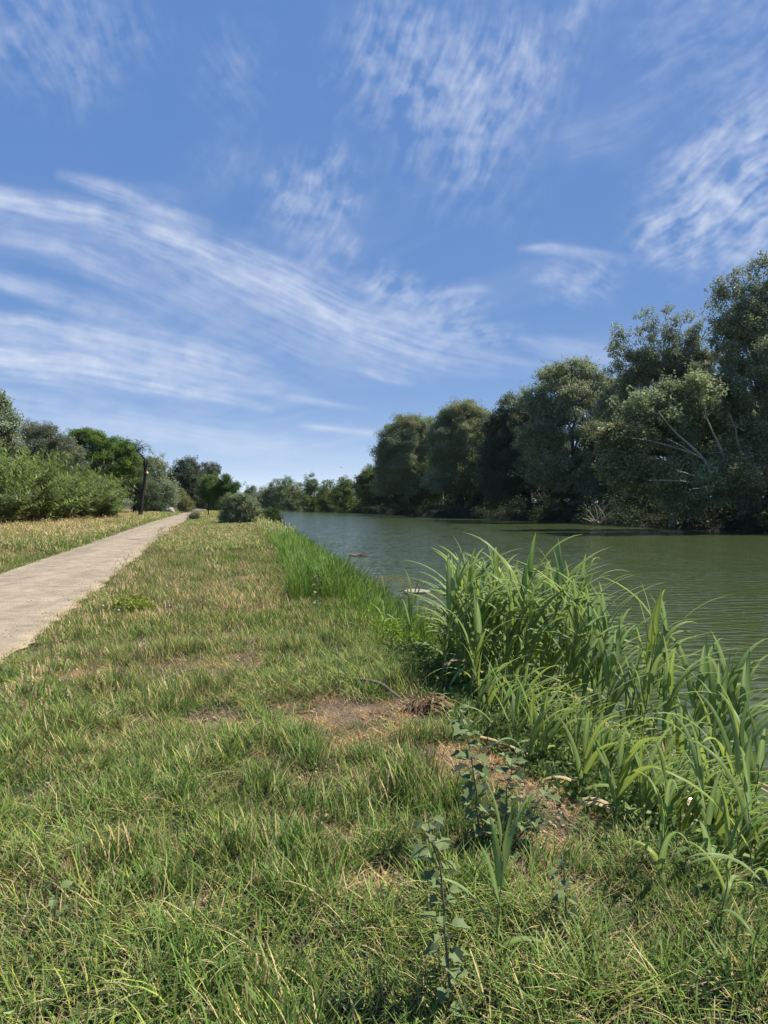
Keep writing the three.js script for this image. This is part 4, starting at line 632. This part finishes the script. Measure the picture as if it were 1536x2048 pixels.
// ---------------------------------------------------------------- the giant reeds in front, one by one
function reedLeaf(L, W, a0, a1, pow, twist, seed) {
  const r = rng(seed), s = new Soup(), seg = 10, g = 0.92 + 0.16 * r(), side = (r() - 0.5) * 0.16;
  let u = 0, h = 0, rows = [];
  for (let j = 0; j <= seg; j++) {
    const t = j / seg, an = lerp(a0, a1, Math.pow(t, pow)), w = W * 0.5 * Math.min(1, 0.55 + t * 3.2) * Math.pow(1 - t, 0.62) + 0.0006, tw = twist * t, k = side * t * t * L;
    const nx = -Math.cos(an), ny = Math.sin(an), fold = w * 0.32, base = mixc([0.23, 0.34, 0.045], [0.14, 0.25, 0.04], Math.min(1, t * 3)), c = dim(base, g), tip = t > 0.9 ? mixc(c, [0.4, 0.32, 0.12], 0.5) : c, rib = dim([0.3, 0.36, 0.14], g);
    const cz = Math.cos(tw), sz = Math.sin(tw);
    rows.push([s.v(u - nx * fold + nx * -sz * w, h - ny * fold - ny * sz * w + 0, k + w * cz, tip), s.v(u, h, k, rib), s.v(u - nx * fold + nx * sz * w, h - ny * fold + ny * sz * w, k - w * cz, tip)]);
    u += Math.sin(an) * L / seg; h += Math.cos(an) * L / seg;
  }
  for (let j = 0; j < seg; j++) { const a = rows[j], b = rows[j + 1]; for (let q = 0; q < 2; q++) s.i.push(a[q], a[q + 1], b[q + 1], a[q], b[q + 1], b[q]); }
  return s.build(true);
}
const ARCH = [], SPEAR = [], DROOP = [];
for (let k = 0; k < 9; k++) { const r = rng(800 + k); ARCH.push(reedLeaf(0.52 + 0.3 * r(), 0.04 + 0.016 * r(), 0.2 + 0.35 * r(), 1.25 + 1.0 * r(), 1.1 + 0.8 * r(), (r() - 0.5) * 1.4, 810 + k)); }
for (let k = 0; k < 5; k++) { const r = rng(830 + k); SPEAR.push(reedLeaf(0.36 + 0.18 * r(), 0.04 + 0.018 * r(), 0.06 + 0.14 * r(), 0.3 + 0.5 * r(), 1.6, (r() - 0.5) * 1.0, 840 + k)); }
for (let k = 0; k < 5; k++) { const r = rng(860 + k); DROOP.push(reedLeaf(0.4 + 0.18 * r(), 0.036 + 0.016 * r(), 0.5 + 0.4 * r(), 2.3 + 0.5 * r(), 0.7, (r() - 0.5) * 1.2, 870 + k)); }
const REED_MATS = [M.reed, M.reed.clone(), M.reed.clone(), M.reed.clone()];
REED_MATS[1].color.setRGB(1.2, 1.12, 0.75); REED_MATS[2].color.setRGB(0.95, 0.98, 1.2); REED_MATS[3].color.setRGB(0.72, 0.8, 0.75); REED_MATS.forEach((m, i) => { m.name = 'reed_leaf_' + ['green', 'yellow_green', 'grey_green', 'deep_green'][i]; });
const deadReed = M.reed.clone(); deadReed.name = 'reed_leaf_dead'; deadReed.color.setRGB(2.2, 1.25, 2.6);
const stemMat = new THREE.MeshStandardMaterial({ name: 'reed_stem', color: new THREE.Color().setRGB(0.15, 0.19, 0.06), roughness: 0.6 });
function makeReed(seed, Hc, leaves, low = 0.2, small = 1) {          // a reed Hc metres tall; the wind blows its leaves towards +x
  const r = rng(seed), t = new THREE.Group(), lean = 0.05 + 0.09 * r(), pts = [], n = 6, dz = (r() - 0.5) * 0.12;
  t.name = 'giant_reed';
  const at = (k) => V(lean * Hc * k * k + 0.01 * Math.sin(k * 9 + seed), Hc * k, dz * Hc * k * k);
  for (let i = 0; i <= n; i++) pts.push(at(i / n * 0.94));
  mesh('stem', taperTube(pts, pts.map((_, i) => 0.0085 * (small < 1 ? 0.55 : 1) * (1 - 0.72 * i / n)), 6), stemMat, t);
  for (let i = 0; i < leaves; i++) {
    const k = low + (0.93 - low) * Math.pow(i / (leaves - 1), 0.9), last = i >= leaves - 2, mid = k < 0.45, p = at(k), q = r();
    const geo = last ? SPEAR[Math.floor(r() * 5)] : mid && q < 0.55 ? DROOP[Math.floor(r() * 5)] : q > 0.8 ? SPEAR[Math.floor(r() * 5)] : ARCH[Math.floor(r() * 9)];
    const lf = mesh('leaf', geo, k < 0.42 && small === 1 && r() < 0.24 ? deadReed : REED_MATS[r() < 0.5 ? 0 : r() < 0.45 ? 1 : r() < 0.6 ? 2 : 3], t);
    lf.position.copy(p); lf.rotation.set(0, last ? r() * 6.28 : (i % 2 ? 0.5 : -0.5) + (r() - 0.5) * 2.0 + (r() < (k < 0.6 ? 0.36 : 0.16) ? Math.PI : 0), (r() - 0.5) * 0.2);
    const s = (last ? 0.9 : 0.78 + 0.42 * r()) * Math.min(1.08, 0.68 + Hc * 0.3) * small; lf.scale.set(s, s, s * (0.9 + 0.35 * r()));
  }
  return t;
}
function setReed(src, x, d, y, turn, s, label, group) {
  const t = src.clone(); t.name = numbered(src.name); t.position.set(x, y, -d); t.rotation.y = turn; t.scale.setScalar(s); scene.add(t);
  return tag(t, label, 'reed', group);
}
{
  const HEIGHTS = [0.45, 0.6, 0.75, 0.9, 1.05, 1.2, 1.35, 1.5, 1.65], protos = HEIGHTS.flatMap((h, i) => [0, 1].map((k) => [h, makeReed(901 + i * 2 + k, h, Math.round(5 + h * 6.6 + k), h < 0.7 ? 0.1 : 0.2)]));
  const pick = (need, k) => { const i = clamp(Math.round((need / 1.12 - 0.45) / 0.15), 0, 8); const [h, t] = protos[i * 2 + (k & 1)]; return [t, clamp(need / (h * 1.12), 0.6, 1.2)]; };
  // [x, d, height of its top above the path, prototype, label]
  const named = [
    [0.52, 6.1, 1.06, 0, 'leftmost tall reed of the clump, two upright pale tips'], [0.72, 6.4, 1.12, 3, 'tall reed second from the left, dark upright tip leaf'], [0.92, 6.2, 1.16, 8, 'tall reed left of the highest one in the clump'],
    [1.12, 6.0, 1.26, 0, 'highest reed of the clump, leaves streaming over the water'], [1.38, 6.0, 1.14, 1, 'tall reed right of the highest, tip bent sharply to the right'], [1.62, 5.7, 0.82, 3, 'reed in the middle of the clump outlined against the water'],
    [1.92, 5.1, 0.9, 0, 'tall reed standing alone over the water, leaves arching far right'], [2.02, 4.9, 0.5, 5, 'reed below the lone tall one, dark upright leaf'], [2.12, 4.5, 0.18, 4, 'reed at the right of the clump with one dark raised leaf'],
    [2.06, 4.05, 0.34, 6, 'right outer reed with two bright upright spear leaves'], [2.2, 4.1, 0.2, 7, 'outermost reed at the right, leaves reaching out of frame']];
  for (const [x, d, top, k, label] of named) { const y = Math.max(ground(x, d), -1.0) - 0.04, [t, q] = pick(top - y, k); setReed(t, x, d, y, 0.2 * Math.sin(x * 9), q, label); }
  const r = rng(920);
  const limit = table([[3, -0.5], [3.6, -0.3], [4.2, -0.04], [5, 0.42], [5.6, 0.85], [6.3, 1.02], [7, 1.04], [8, 0.95], [9.2, 0.7]]);
  for (let i = 0; i < 250; i++) {
    const d = 3.3 + 4.9 * Math.pow(r(), 1.25), wn = nearEdge(d), lip = wn - slopeW(d), k = 0.06 + 0.96 * r(), x = Math.max(lerp(lip, wn, k) + (d > 7 ? 0.35 * r() : 0), d > 5 ? 0.42 + (d - 5) * 0.09 + 0.3 * r() : -9); if ((d < 5 && k > 0.68) || (k < 0.34 && d < 6.2 && r() < 0.5) || r() < 0.14) continue; const y = Math.max(ground(x, d), -1.0) - 0.04;
    const top = limit(d) - 0.85 * Math.pow(r(), 1.25) - 0.45 * (1 - k) * (1 - k) * (d < 5 ? 1 : 0.3), [t, s] = pick(Math.max(0.45, top - y), i);
    setReed(t, x, d, y, (r() - 0.5) * 1.0, s, ...(d > 6.3 ? ['tall giant reed massed at the far left end of the waterside clump', 'reeds at the far left end of the clump'] : d < 4.7 ? ['shorter giant reed in the near right part of the waterside clump', 'reeds in the near right part of the clump'] : k < 0.5 ? ['giant reed on the bank side of the middle of the waterside clump', 'reeds on the bank side of the clump'] : ['giant reed on the water side of the middle of the waterside clump', 'reeds on the water side of the clump']));
  }
  // younger reeds in the grass, nearer
  const slim = [931, 932, 933].map((k, i) => makeReed(k, 0.5, 9 + i, 0.06, 0.6)), big = makeReed(934, 0.75, 8, 0.12, 0.85);
  const young = [[0.38, 2.25, slim[0], 0.95, 0.5, 'young reed in the grass at the bottom, two long upright blades and one bent'], [1.12, 2.75, slim[1], 0.95, 0.3, 'short young reed with one broad pale leaf hanging to the ground'], [1.2, 2.4, slim[2], 0.9, 0, 'young reed near the right edge, upright yellow-green blades'], [1.5, 2.72, big, 0.95, 3.0, 'large-leaved reed cut by the right edge, broad arching grey leaf'], [1.3, 2.2, slim[1], 1.05, 2.6, 'reed at the lower right edge with leaves crossing the corner'], [1.42, 2.95, slim[0], 1.2, 1.4, 'reed at the right edge just in front of the water'], [-0.02, 8.1, slim[2], 1.3, 0.2, 'slim young reed left of the clump above the yellow-green weeds'], [0.3, 8.0, slim[0], 1.6, 0.5, 'slim dark reed leaning between the grass and the clump']];
  for (const [x, d, t, s, turn, label] of young) setReed(t, x, d, ground(x, d) - 0.03, turn, s, label);
}

// ---------------------------------------------------------------- silver-leaved saplings in the grass
{
  const leafGeo = (seed) => {                              // lobed leaf, dark above and felted white beneath
    const r = rng(seed), s = new Soup(), out = [[0, 0], [0.26, 0.1], [0.5, 0.34], [0.36, 0.46], [0.44, 0.7], [0.22, 0.74], [0, 1.05]], fold = 0.18 + 0.35 * r(), dr = 0.15 + 0.3 * r();
    for (const [dy, c] of [[0.0008, [0.135, 0.175, 0.07]], [-0.0008, [0.52, 0.53, 0.42]]]) {
      const P = (x, y) => s.v(x * 0.05, Math.abs(x) * 0.05 * fold - y * y * 0.05 * dr + dy, y * 0.05, dim(c, 0.92 + 0.16 * r()));
      const mid = [0, 0.34, 0.7, 1.05].map((y) => P(0, y));
      for (const sd of [1, -1]) { const o = out.slice(1, 6).map(([x, y]) => P(x * sd, y)); const tri = (a, b, c2) => (sd * dy > 0 ? s.i.push(a, c2, b) : s.i.push(a, b, c2)); tri(mid[0], o[0], mid[1]); tri(o[0], o[1], mid[1]); tri(o[1], o[2], mid[1]); tri(o[2], o[3], mid[1]); tri(o[3], mid[2], mid[1]); tri(o[3], o[4], mid[2]); tri(o[4], mid[3], mid[2]); }
    }
    return s.build();
  };
  const geos = [1, 2, 3, 4].map(leafGeo), mat = leafMat('silver_leaf', 0.96, 0.12, 0.08, 0.4), stem = new THREE.MeshStandardMaterial({ name: 'sapling_stem', color: new THREE.Color().setRGB(0.12, 0.10, 0.07), roughness: 0.8 });
  const sapling = (label, x, d, h, n, lx, lz, seed, s = 1, y0 = 0) => {
    const r = rng(seed), y = ground(x, d) + y0, t = base('poplar_sapling', x, y, -d); tag(t, label, 'sapling');
    const b = V(lx, h, lz), pts = curvePts(V(0, -0.03, 0), b, 7, V((r() - 0.5) * 0.05, 0, (r() - 0.5) * 0.05), r);
    mesh('stem', taperTube(pts, pts.map((_, i) => 0.0052 * (1 - 0.7 * i / 7)), 6), stem, t);
    for (let i = 0; i < n; i++) {
      const k = 0.12 + 0.88 * i / n, f = k * 7, p = pts[Math.floor(f)].clone().lerp(pts[Math.min(7, Math.floor(f) + 1)], f % 1), w = i * 2.4 + r(), lf = mesh('leaf', geos[i % 4], mat, t), q = (0.6 + 0.65 * r()) * s * (k > 0.9 ? 0.75 : 1);
      lf.position.set(p.x + Math.sin(w) * 0.022, p.y + 0.006, p.z + Math.cos(w) * 0.022); lf.rotation.set(0.1 - 1.1 * r() * r() + 0.7 * (r() - 0.3), w, (r() - 0.5) * 1.0, 'YXZ'); lf.scale.setScalar(q);
      if (i % 2 === 0) { const e = lf.position.clone(); mesh('leaf_stalk', taperTube([p, p.clone().lerp(e, 0.5), e], [0.0014, 0.0012, 0.001], 4), stem, t); }
    }
  };
  sapling('tallest silver-leaved sapling, standing by the straw patch', 0.44, 3.02, 0.62, 46, -0.08, -0.1, 951, 1.25);
  sapling('silver-leaved sapling right of the tallest one', 0.55, 3.1, 0.42, 30, 0.06, -0.06, 952, 1.2);
  sapling('silver-leaved shoot leaning to the right over the straw patch', 0.52, 2.98, 0.26, 26, 0.24, -0.12, 953, 1.15);
  sapling('silver-leaved sapling at the bottom, nearest the camera', 0.21, 2.06, 0.58, 30, -0.06, -0.12, 954, 1.15);
  sapling('small grey-leaved sapling in the grass right of the young reed', 0.66, 2.42, 0.3, 20, -0.02, 0, 955, 0.7);
  sapling('thin dark-leaved sapling before the driftwood stick', -0.36, 5.5, 0.5, 9, 0.0, -0.05, 956, 1.0);
  sapling('small silver-leaved sapling in the meadow beside the tall waterside grass', -0.98, 9.7, 0.7, 14, 0.04, 0, 957, 1.5);
  sapling('pale-leaved seedling in the grass at the left edge', -1.26, 2.55, 0.2, 9, 0.03, 0, 958, 0.7);
}

// ---------------------------------------------------------------- small things on the bank and in the water
{
  const r = rng(970), wood = new THREE.MeshStandardMaterial({ name: 'dead_wood', color: new THREE.Color().setRGB(0.2, 0.165, 0.125), bumpMap: M.bark.bumpMap, bumpScale: 0.01, roughness: 0.9 });
  const stick = (label, a, b, rad, bow, seed, mat = wood) => { const q = rng(seed), t = base('stick', a[0], ground(a[0], a[1]), -a[1]); tag(t, label, 'stick'); const e = V(b[0] - a[0], ground(b[0], b[1]) - t.position.y + b[2], -(b[1] - a[1])), p = curvePts(V(0, a[2], 0), e, 9, V(...bow), q); mesh('branch', taperTube(p, p.map((_, i) => rad * (1 - 0.55 * i / 9)), 7, 0.2, seed), mat, t); const m = p[5], k = m.clone().add(V(0.05, 0.07, -0.03)); mesh('side_twig', taperTube([m, m.clone().lerp(k, 0.5), k], [rad * 0.4, rad * 0.3, rad * 0.15], 5), mat, t); };
  stick('dark crooked driftwood stick in the grass left of the reed clump', [-0.24, 5.75, 0.05], [0.16, 5.35, 0.03], 0.016, [0, 0.1, 0], 1);
  stick('pale thin stick lying in the grass left of the bare earth', [-0.72, 4.65, 0.03], [-0.52, 4.3, 0.03], 0.009, [0, 0.03, 0], 2, M.paleBark);
  stick('broken brown cane lying at the foot of the reeds', [0.62, 4.35, 0.06], [1.02, 4.1, 0.08], 0.012, [0, 0.06, 0], 3, new THREE.MeshStandardMaterial({ name: 'dry_cane', color: new THREE.Color().setRGB(0.4, 0.29, 0.13), roughness: 0.7 }));
  stick('pale twig in the grass towards the left, forked', [-1.98, 5.9, 0.03], [-1.7, 6.2, 0.06], 0.007, [0, 0.05, 0], 4, M.paleBark);
  stick('bent dark branch at the water edge on the far right', [1.62, 2.95, 0.05], [1.72, 3.0, 0.42], 0.014, [0.1, 0.1, 0], 5);
  // heap of dead reed leaves at the corner of the clump
  const s = new Soup();
  for (let i = 0; i < 420; i++) { const a = r() * 6.28, q = Math.sqrt(r()), x = Math.cos(a) * q * 0.24, z = Math.sin(a) * q * 0.15, y = 0.17 * (1 - q * q) * r() + 0.01, w = r() * 6.28, L = 0.05 + 0.13 * r(), W = 0.003 + 0.006 * r(), up = (r() - 0.6) * 0.7, g = 0.4 + 0.8 * r(), c = [0.25 * g, 0.175 * g, 0.095 * g]; let pr = null; for (let j = 0; j < 4; j++) { const t = j / 3, px = x + Math.cos(w) * L * t, pz = z + Math.sin(w) * L * t, py = Math.max(0.0, y + up * L * t - 0.5 * L * t * t), A = s.v(px - Math.sin(w) * W, py, pz + Math.cos(w) * W, c), B = s.v(px + Math.sin(w) * W, py + W * 0.6, pz - Math.cos(w) * W, c); if (pr) s.i.push(pr[0], pr[1], B, pr[0], B, A); pr = [A, B]; } }
  const heap = mesh('dead_leaf_heap', s.build(), M.dry, scene); heap.position.set(0.36, ground(0.36, 5.1) - 0.02, -5.1); tag(heap, 'small heap of brown dead reed leaves at the corner of the clump', 'leaf heap');
  // pinkish thistles and the withered plant near the path
  const pink = new THREE.MeshStandardMaterial({ name: 'pink_petals', color: new THREE.Color().setRGB(0.42, 0.3, 0.38), roughness: 0.9 }), green = new THREE.MeshStandardMaterial({ name: 'flower_stem', color: new THREE.Color().setRGB(0.12, 0.15, 0.05), roughness: 0.9 });
  const head = new THREE.IcosahedronGeometry(0.024, 1); { const p = head.attributes.position; for (let i = 0; i < p.count; i++) { const k = 0.75 + 0.4 * Math.abs(noise(p.getX(i) * 60, p.getZ(i) * 60 + p.getY(i) * 40)); p.setXYZ(i, p.getX(i) * k, p.getY(i) * k * 0.7, p.getZ(i) * k); } head.computeVertexNormals(); }
  for (const [x, d, h, label] of [[-3.02, 9.5, 0.2, 'pink flower head nearest the withered plant'], [-3.86, 9.3, 0.22, 'pale pink flower head at the left of the flowering patch'], [-3.55, 9.05, 0.2, 'pink flower head below the yellow-green weeds'], [-3.4, 10.6, 0.3, 'pale flower head standing highest in the flowering patch'], [-3.7, 10.1, 0.26, 'small pink flower head behind the yellow-green weeds']]) {
    const t = base('wild_flower', x, ground(x, d), -d); tag(t, label, 'flower'); mesh('stem', taperTube([V(0, 0, 0), V(0.01, h * 0.5, 0), V(0.02, h, 0)], [0.004, 0.0035, 0.003], 5), green, t); const f = mesh('flower_head', head, pink, t); f.position.set(0.02, h, 0);
  }
  const wp = base('withered_plant', -2.72, ground(-2.72, 9.9), -9.9); tag(wp, 'grey withered plant with tangled twigs near the pink flowers', 'plant');
  for (let k = 0; k < 26; k++) { const a = V((r() - 0.5) * 0.25, 0, (r() - 0.5) * 0.15), w = r() * 6.28, L = 0.12 + 0.22 * r(), b = a.clone().add(V(Math.cos(w) * L, 0.05 + 0.2 * r(), Math.sin(w) * L)), p = curvePts(a, b, 4, V(0, 0.05, 0), r); mesh('twig', taperTube(p, [0.006, 0.005, 0.004, 0.003, 0.002], 4), wood, wp); }
  const yw = base('yellow_green_weed', -3.72, ground(-3.72, 9.9), -9.9); tag(yw, 'bright yellow-green leafy weed beside the pink flowers', 'weed');
  fillCrown(yw, crownList([[0, 0.14, 0, 0.3, 0.14, 0.2], [0.25, 0.1, 0, 0.16, 0.1, 0.14]], 60, [0.2, 0.26, 0.03], 5, { size: 1.0 }), 'herb', 'foliage');

  // white foam slab among the floating weed
  const sh = new THREE.Shape([[-0.36, -0.1], [-0.2, -0.27], [0.24, -0.2], [0.37, -0.03], [0.2, 0.2], [-0.05, 0.24], [-0.22, 0.14]].map((p) => new THREE.Vector2(...p))), sg = new THREE.ExtrudeGeometry(sh, { depth: 0.05, bevelEnabled: true, bevelSize: 0.012, bevelThickness: 0.012, bevelSegments: 2 });
  sg.rotateX(-Math.PI / 2); const slab = mesh('foam_slab', sg, new THREE.MeshStandardMaterial({ name: 'dirty_foam', color: new THREE.Color().setRGB(0.25, 0.225, 0.18), bumpMap: M.bark.bumpMap, bumpScale: 0.01, roughness: 0.9 }), scene);
  slab.position.set(0.86, WATER_Y - 0.0, -18.2); slab.rotation.set(0.05, 0.2, -0.04); tag(slab, 'broken off-white foam slab floating left of the reed clump', 'foam slab');
  // floating mats of weed
  const mats = []; for (let i = 0; i < 3400; i++) { const d = 9.5 + 13 * r(), x = nearEdge(d) + 0.1 + 2.3 * Math.pow(r(), 1.2), k = noise(x * 0.9, d * 0.5) + 0.5 * noise(x * 2.2, d * 1.3); if (k < 0.02 - (d < 15 ? 0.1 : 0)) continue; const g = 0.7 + 0.6 * r(), br = r() < 0.35; mats.push({ m: place(x, WATER_Y + 0.008, -d, r() * 6.28, 0.7 + 0.8 * r(), 0.1, 0.7 + 0.8 * r()), c: br ? [0.17 * g, 0.14 * g, 0.07 * g] : [0.125 * g, 0.15 * g, 0.05 * g] }); }
  for (let i = 0; i < 700; i++) { const d = 2.2 + 2.2 * r(), x = nearEdge(d) - 0.25 + 0.9 * r(); const g = 0.7 + 0.6 * r(); mats.push({ m: place(x, WATER_Y + 0.012, -d, r() * 6.28, 0.5 + 0.5 * r(), 0.12, 0.5 + 0.5 * r()), c: [0.3 * g, 0.29 * g, 0.2 * g] }); }
  tag(scatter('floating_weed', SPRAYS.herb[0], M.leaf, mats, scene), 'mats of weed and scum floating along the near bank', 'floating weed', null, 'stuff');
  // a raft of dead stems farther out
  const raft = base('floating_debris', -1.15, WATER_Y, -30.5); tag(raft, 'small raft of dead brown stems floating out on the canal', 'debris');
  for (let k = 0; k < 46; k++) { const a = V((r() - 0.5) * 0.6, 0.01 + 0.05 * r(), (r() - 0.5) * 0.3), w = (r() - 0.5) * 1.4 + (r() < 0.5 ? 0 : Math.PI), L = 0.15 + 0.25 * r(), b = a.clone().add(V(Math.cos(w) * L, (r() - 0.3) * 0.16, Math.sin(w) * L * 0.6)), p = curvePts(a, b, 3, V(0, 0.03, 0), r); mesh('stem', taperTube(p, [0.012, 0.011, 0.009, 0.006], 5), wood, raft); }

  // boulder beside the gravel track
  const bg = new THREE.IcosahedronGeometry(1, 4), bp = bg.attributes.position, v = V(0, 0, 0);
  for (let i = 0; i < bp.count; i++) { v.fromBufferAttribute(bp, i); const k = 0.82 + 0.16 * noise3.noise(v.x * 1.6, v.y * 1.6, v.z * 1.6) + 0.06 * noise3.noise(v.x * 5, v.y * 5, v.z * 5); v.multiplyScalar(k); v.y = Math.min(v.y, 0.62 + 0.25 * v.x); v.x = Math.min(v.x, 0.78); bp.setXYZ(i, v.x * 1.05, v.y * 0.95 + 0.3, v.z * 0.7); }
  const bgm = bg; bgm.computeVertexNormals();
  const boulder = mesh('boulder', bgm, new THREE.MeshStandardMaterial({ name: 'limestone', color: new THREE.Color().setRGB(0.34, 0.30, 0.235), bumpMap: M.bark.bumpMap, bumpScale: 0.06, roughness: 0.95 }), scene);
  boulder.position.set(-30.0, ground(-30, 95) - 0.05, -95); tag(boulder, 'pale flat-topped boulder at the roadside beyond the dead tree', 'boulder');

  // two moored boats half hidden behind the silver bush, and the lamp post at the bend
  const boat = (label, x, d, L, col, cabin) => {
    const t = base('moored_boat', x, WATER_Y, -d, 0.35); tag(t, label, 'boat');
    const hull = new Soup(), st = 10, c = [1, 1, 1], rows = [];
    for (let i = 0; i <= st; i++) { const k = i / st, w = 0.75 * Math.pow(Math.sin(Math.PI * Math.min(1, 0.5 + 0.5 * (1 - k) + 0.02)), 0.6) * (k > 0.97 ? 0.15 : 1), zz = (k - 0.5) * L, hh = 0.55 + 0.3 * k * k; rows.push([hull.v(-w, hh, zz, c), hull.v(-w * 0.75, 0, zz, c), hull.v(0, -0.2, zz, c), hull.v(w * 0.75, 0, zz, c), hull.v(w, hh, zz, c)]); }
    for (let i = 0; i < st; i++) for (let q = 0; q < 4; q++) hull.i.push(rows[i][q], rows[i][q + 1], rows[i + 1][q + 1], rows[i][q], rows[i + 1][q + 1], rows[i + 1][q]);
    mesh('hull', hull.build(true), new THREE.MeshStandardMaterial({ name: 'hull_paint', color: new THREE.Color().setRGB(...col), roughness: 0.5, side: THREE.DoubleSide }), t);
    mesh('deck', new THREE.BoxGeometry(1.1, 0.05, L * 0.7).translate(0, 0.5, 0), new THREE.MeshStandardMaterial({ name: 'deck', color: new THREE.Color().setRGB(0.45, 0.42, 0.38), roughness: 0.8 }), t);
    if (cabin) mesh('cabin', new THREE.BoxGeometry(0.95, 0.7, L * 0.3).translate(0, 0.9, -L * 0.1), new THREE.MeshStandardMaterial({ name: 'cabin_paint', color: new THREE.Color().setRGB(0.7, 0.7, 0.68), roughness: 0.5 }), t);
  };
  boat('dark boat moored at the near bank, bow showing past the silver bush', -21.4, 116, 4.2, [0.03, 0.04, 0.05], false);
  boat('pale boat with a small cabin moored beyond the dark boat', -30.0, 158, 5.5, [0.5, 0.5, 0.5], true);
  const lp = base('lamp_post', -47.8, ground(-47.8, 250), -250), grey = new THREE.MeshStandardMaterial({ name: 'grey_steel', color: new THREE.Color().setRGB(0.3, 0.31, 0.32), roughness: 0.5, metalness: 0.5 }); tag(lp, 'slim grey lamp post rising above the trees at the bend', 'lamp post');
  mesh('pole', new THREE.CylinderGeometry(0.24, 0.32, 9.4, 10).translate(0, 4.7, 0), grey, lp); mesh('lamp_head', new THREE.BoxGeometry(1.5, 0.45, 0.6).translate(-0.25, 9.4, 0), grey, lp); mesh('bracket', new THREE.CylinderGeometry(0.05, 0.05, 0.5, 8).rotateZ(1.57).translate(0.3, 9.2, 0), grey, lp);
  // a bird low over the canal
  const bird = base('bird', -3.9, 4.75, -62, 0.6), dark = new THREE.MeshStandardMaterial({ name: 'plumage', color: new THREE.Color().setRGB(0.06, 0.06, 0.06), roughness: 0.9 }); tag(bird, 'small dark bird flying in the sky above the bend', 'bird');
  mesh('body', new THREE.LatheGeometry([[0.001, -0.11], [0.02, -0.07], [0.03, 0], [0.026, 0.05], [0.018, 0.075], [0.02, 0.09], [0.001, 0.12]].map((p) => new THREE.Vector2(...p)), 10).rotateX(Math.PI / 2), dark, bird);
  for (const sd of [1, -1]) { const w = new Soup(), c = [1, 1, 1], A = [[0, 0, 0.03], [0.1, 0.03, 0.04], [0.22, 0.01, -0.01], [0.1, 0.028, -0.03], [0, 0, -0.04]].map((p) => w.v(p[0] * sd, p[1], p[2], c)); w.i.push(A[0], A[1], A[3], A[0], A[3], A[4], A[1], A[2], A[3]); mesh('wing', w.build(), dark, bird); }
}
renderer.setSize(768, 1024);
scene.fog = new THREE.FogExp2(new THREE.Color().setRGB(0.75, 0.85, 1), 0.00005);
renderer.render(scene, camera);
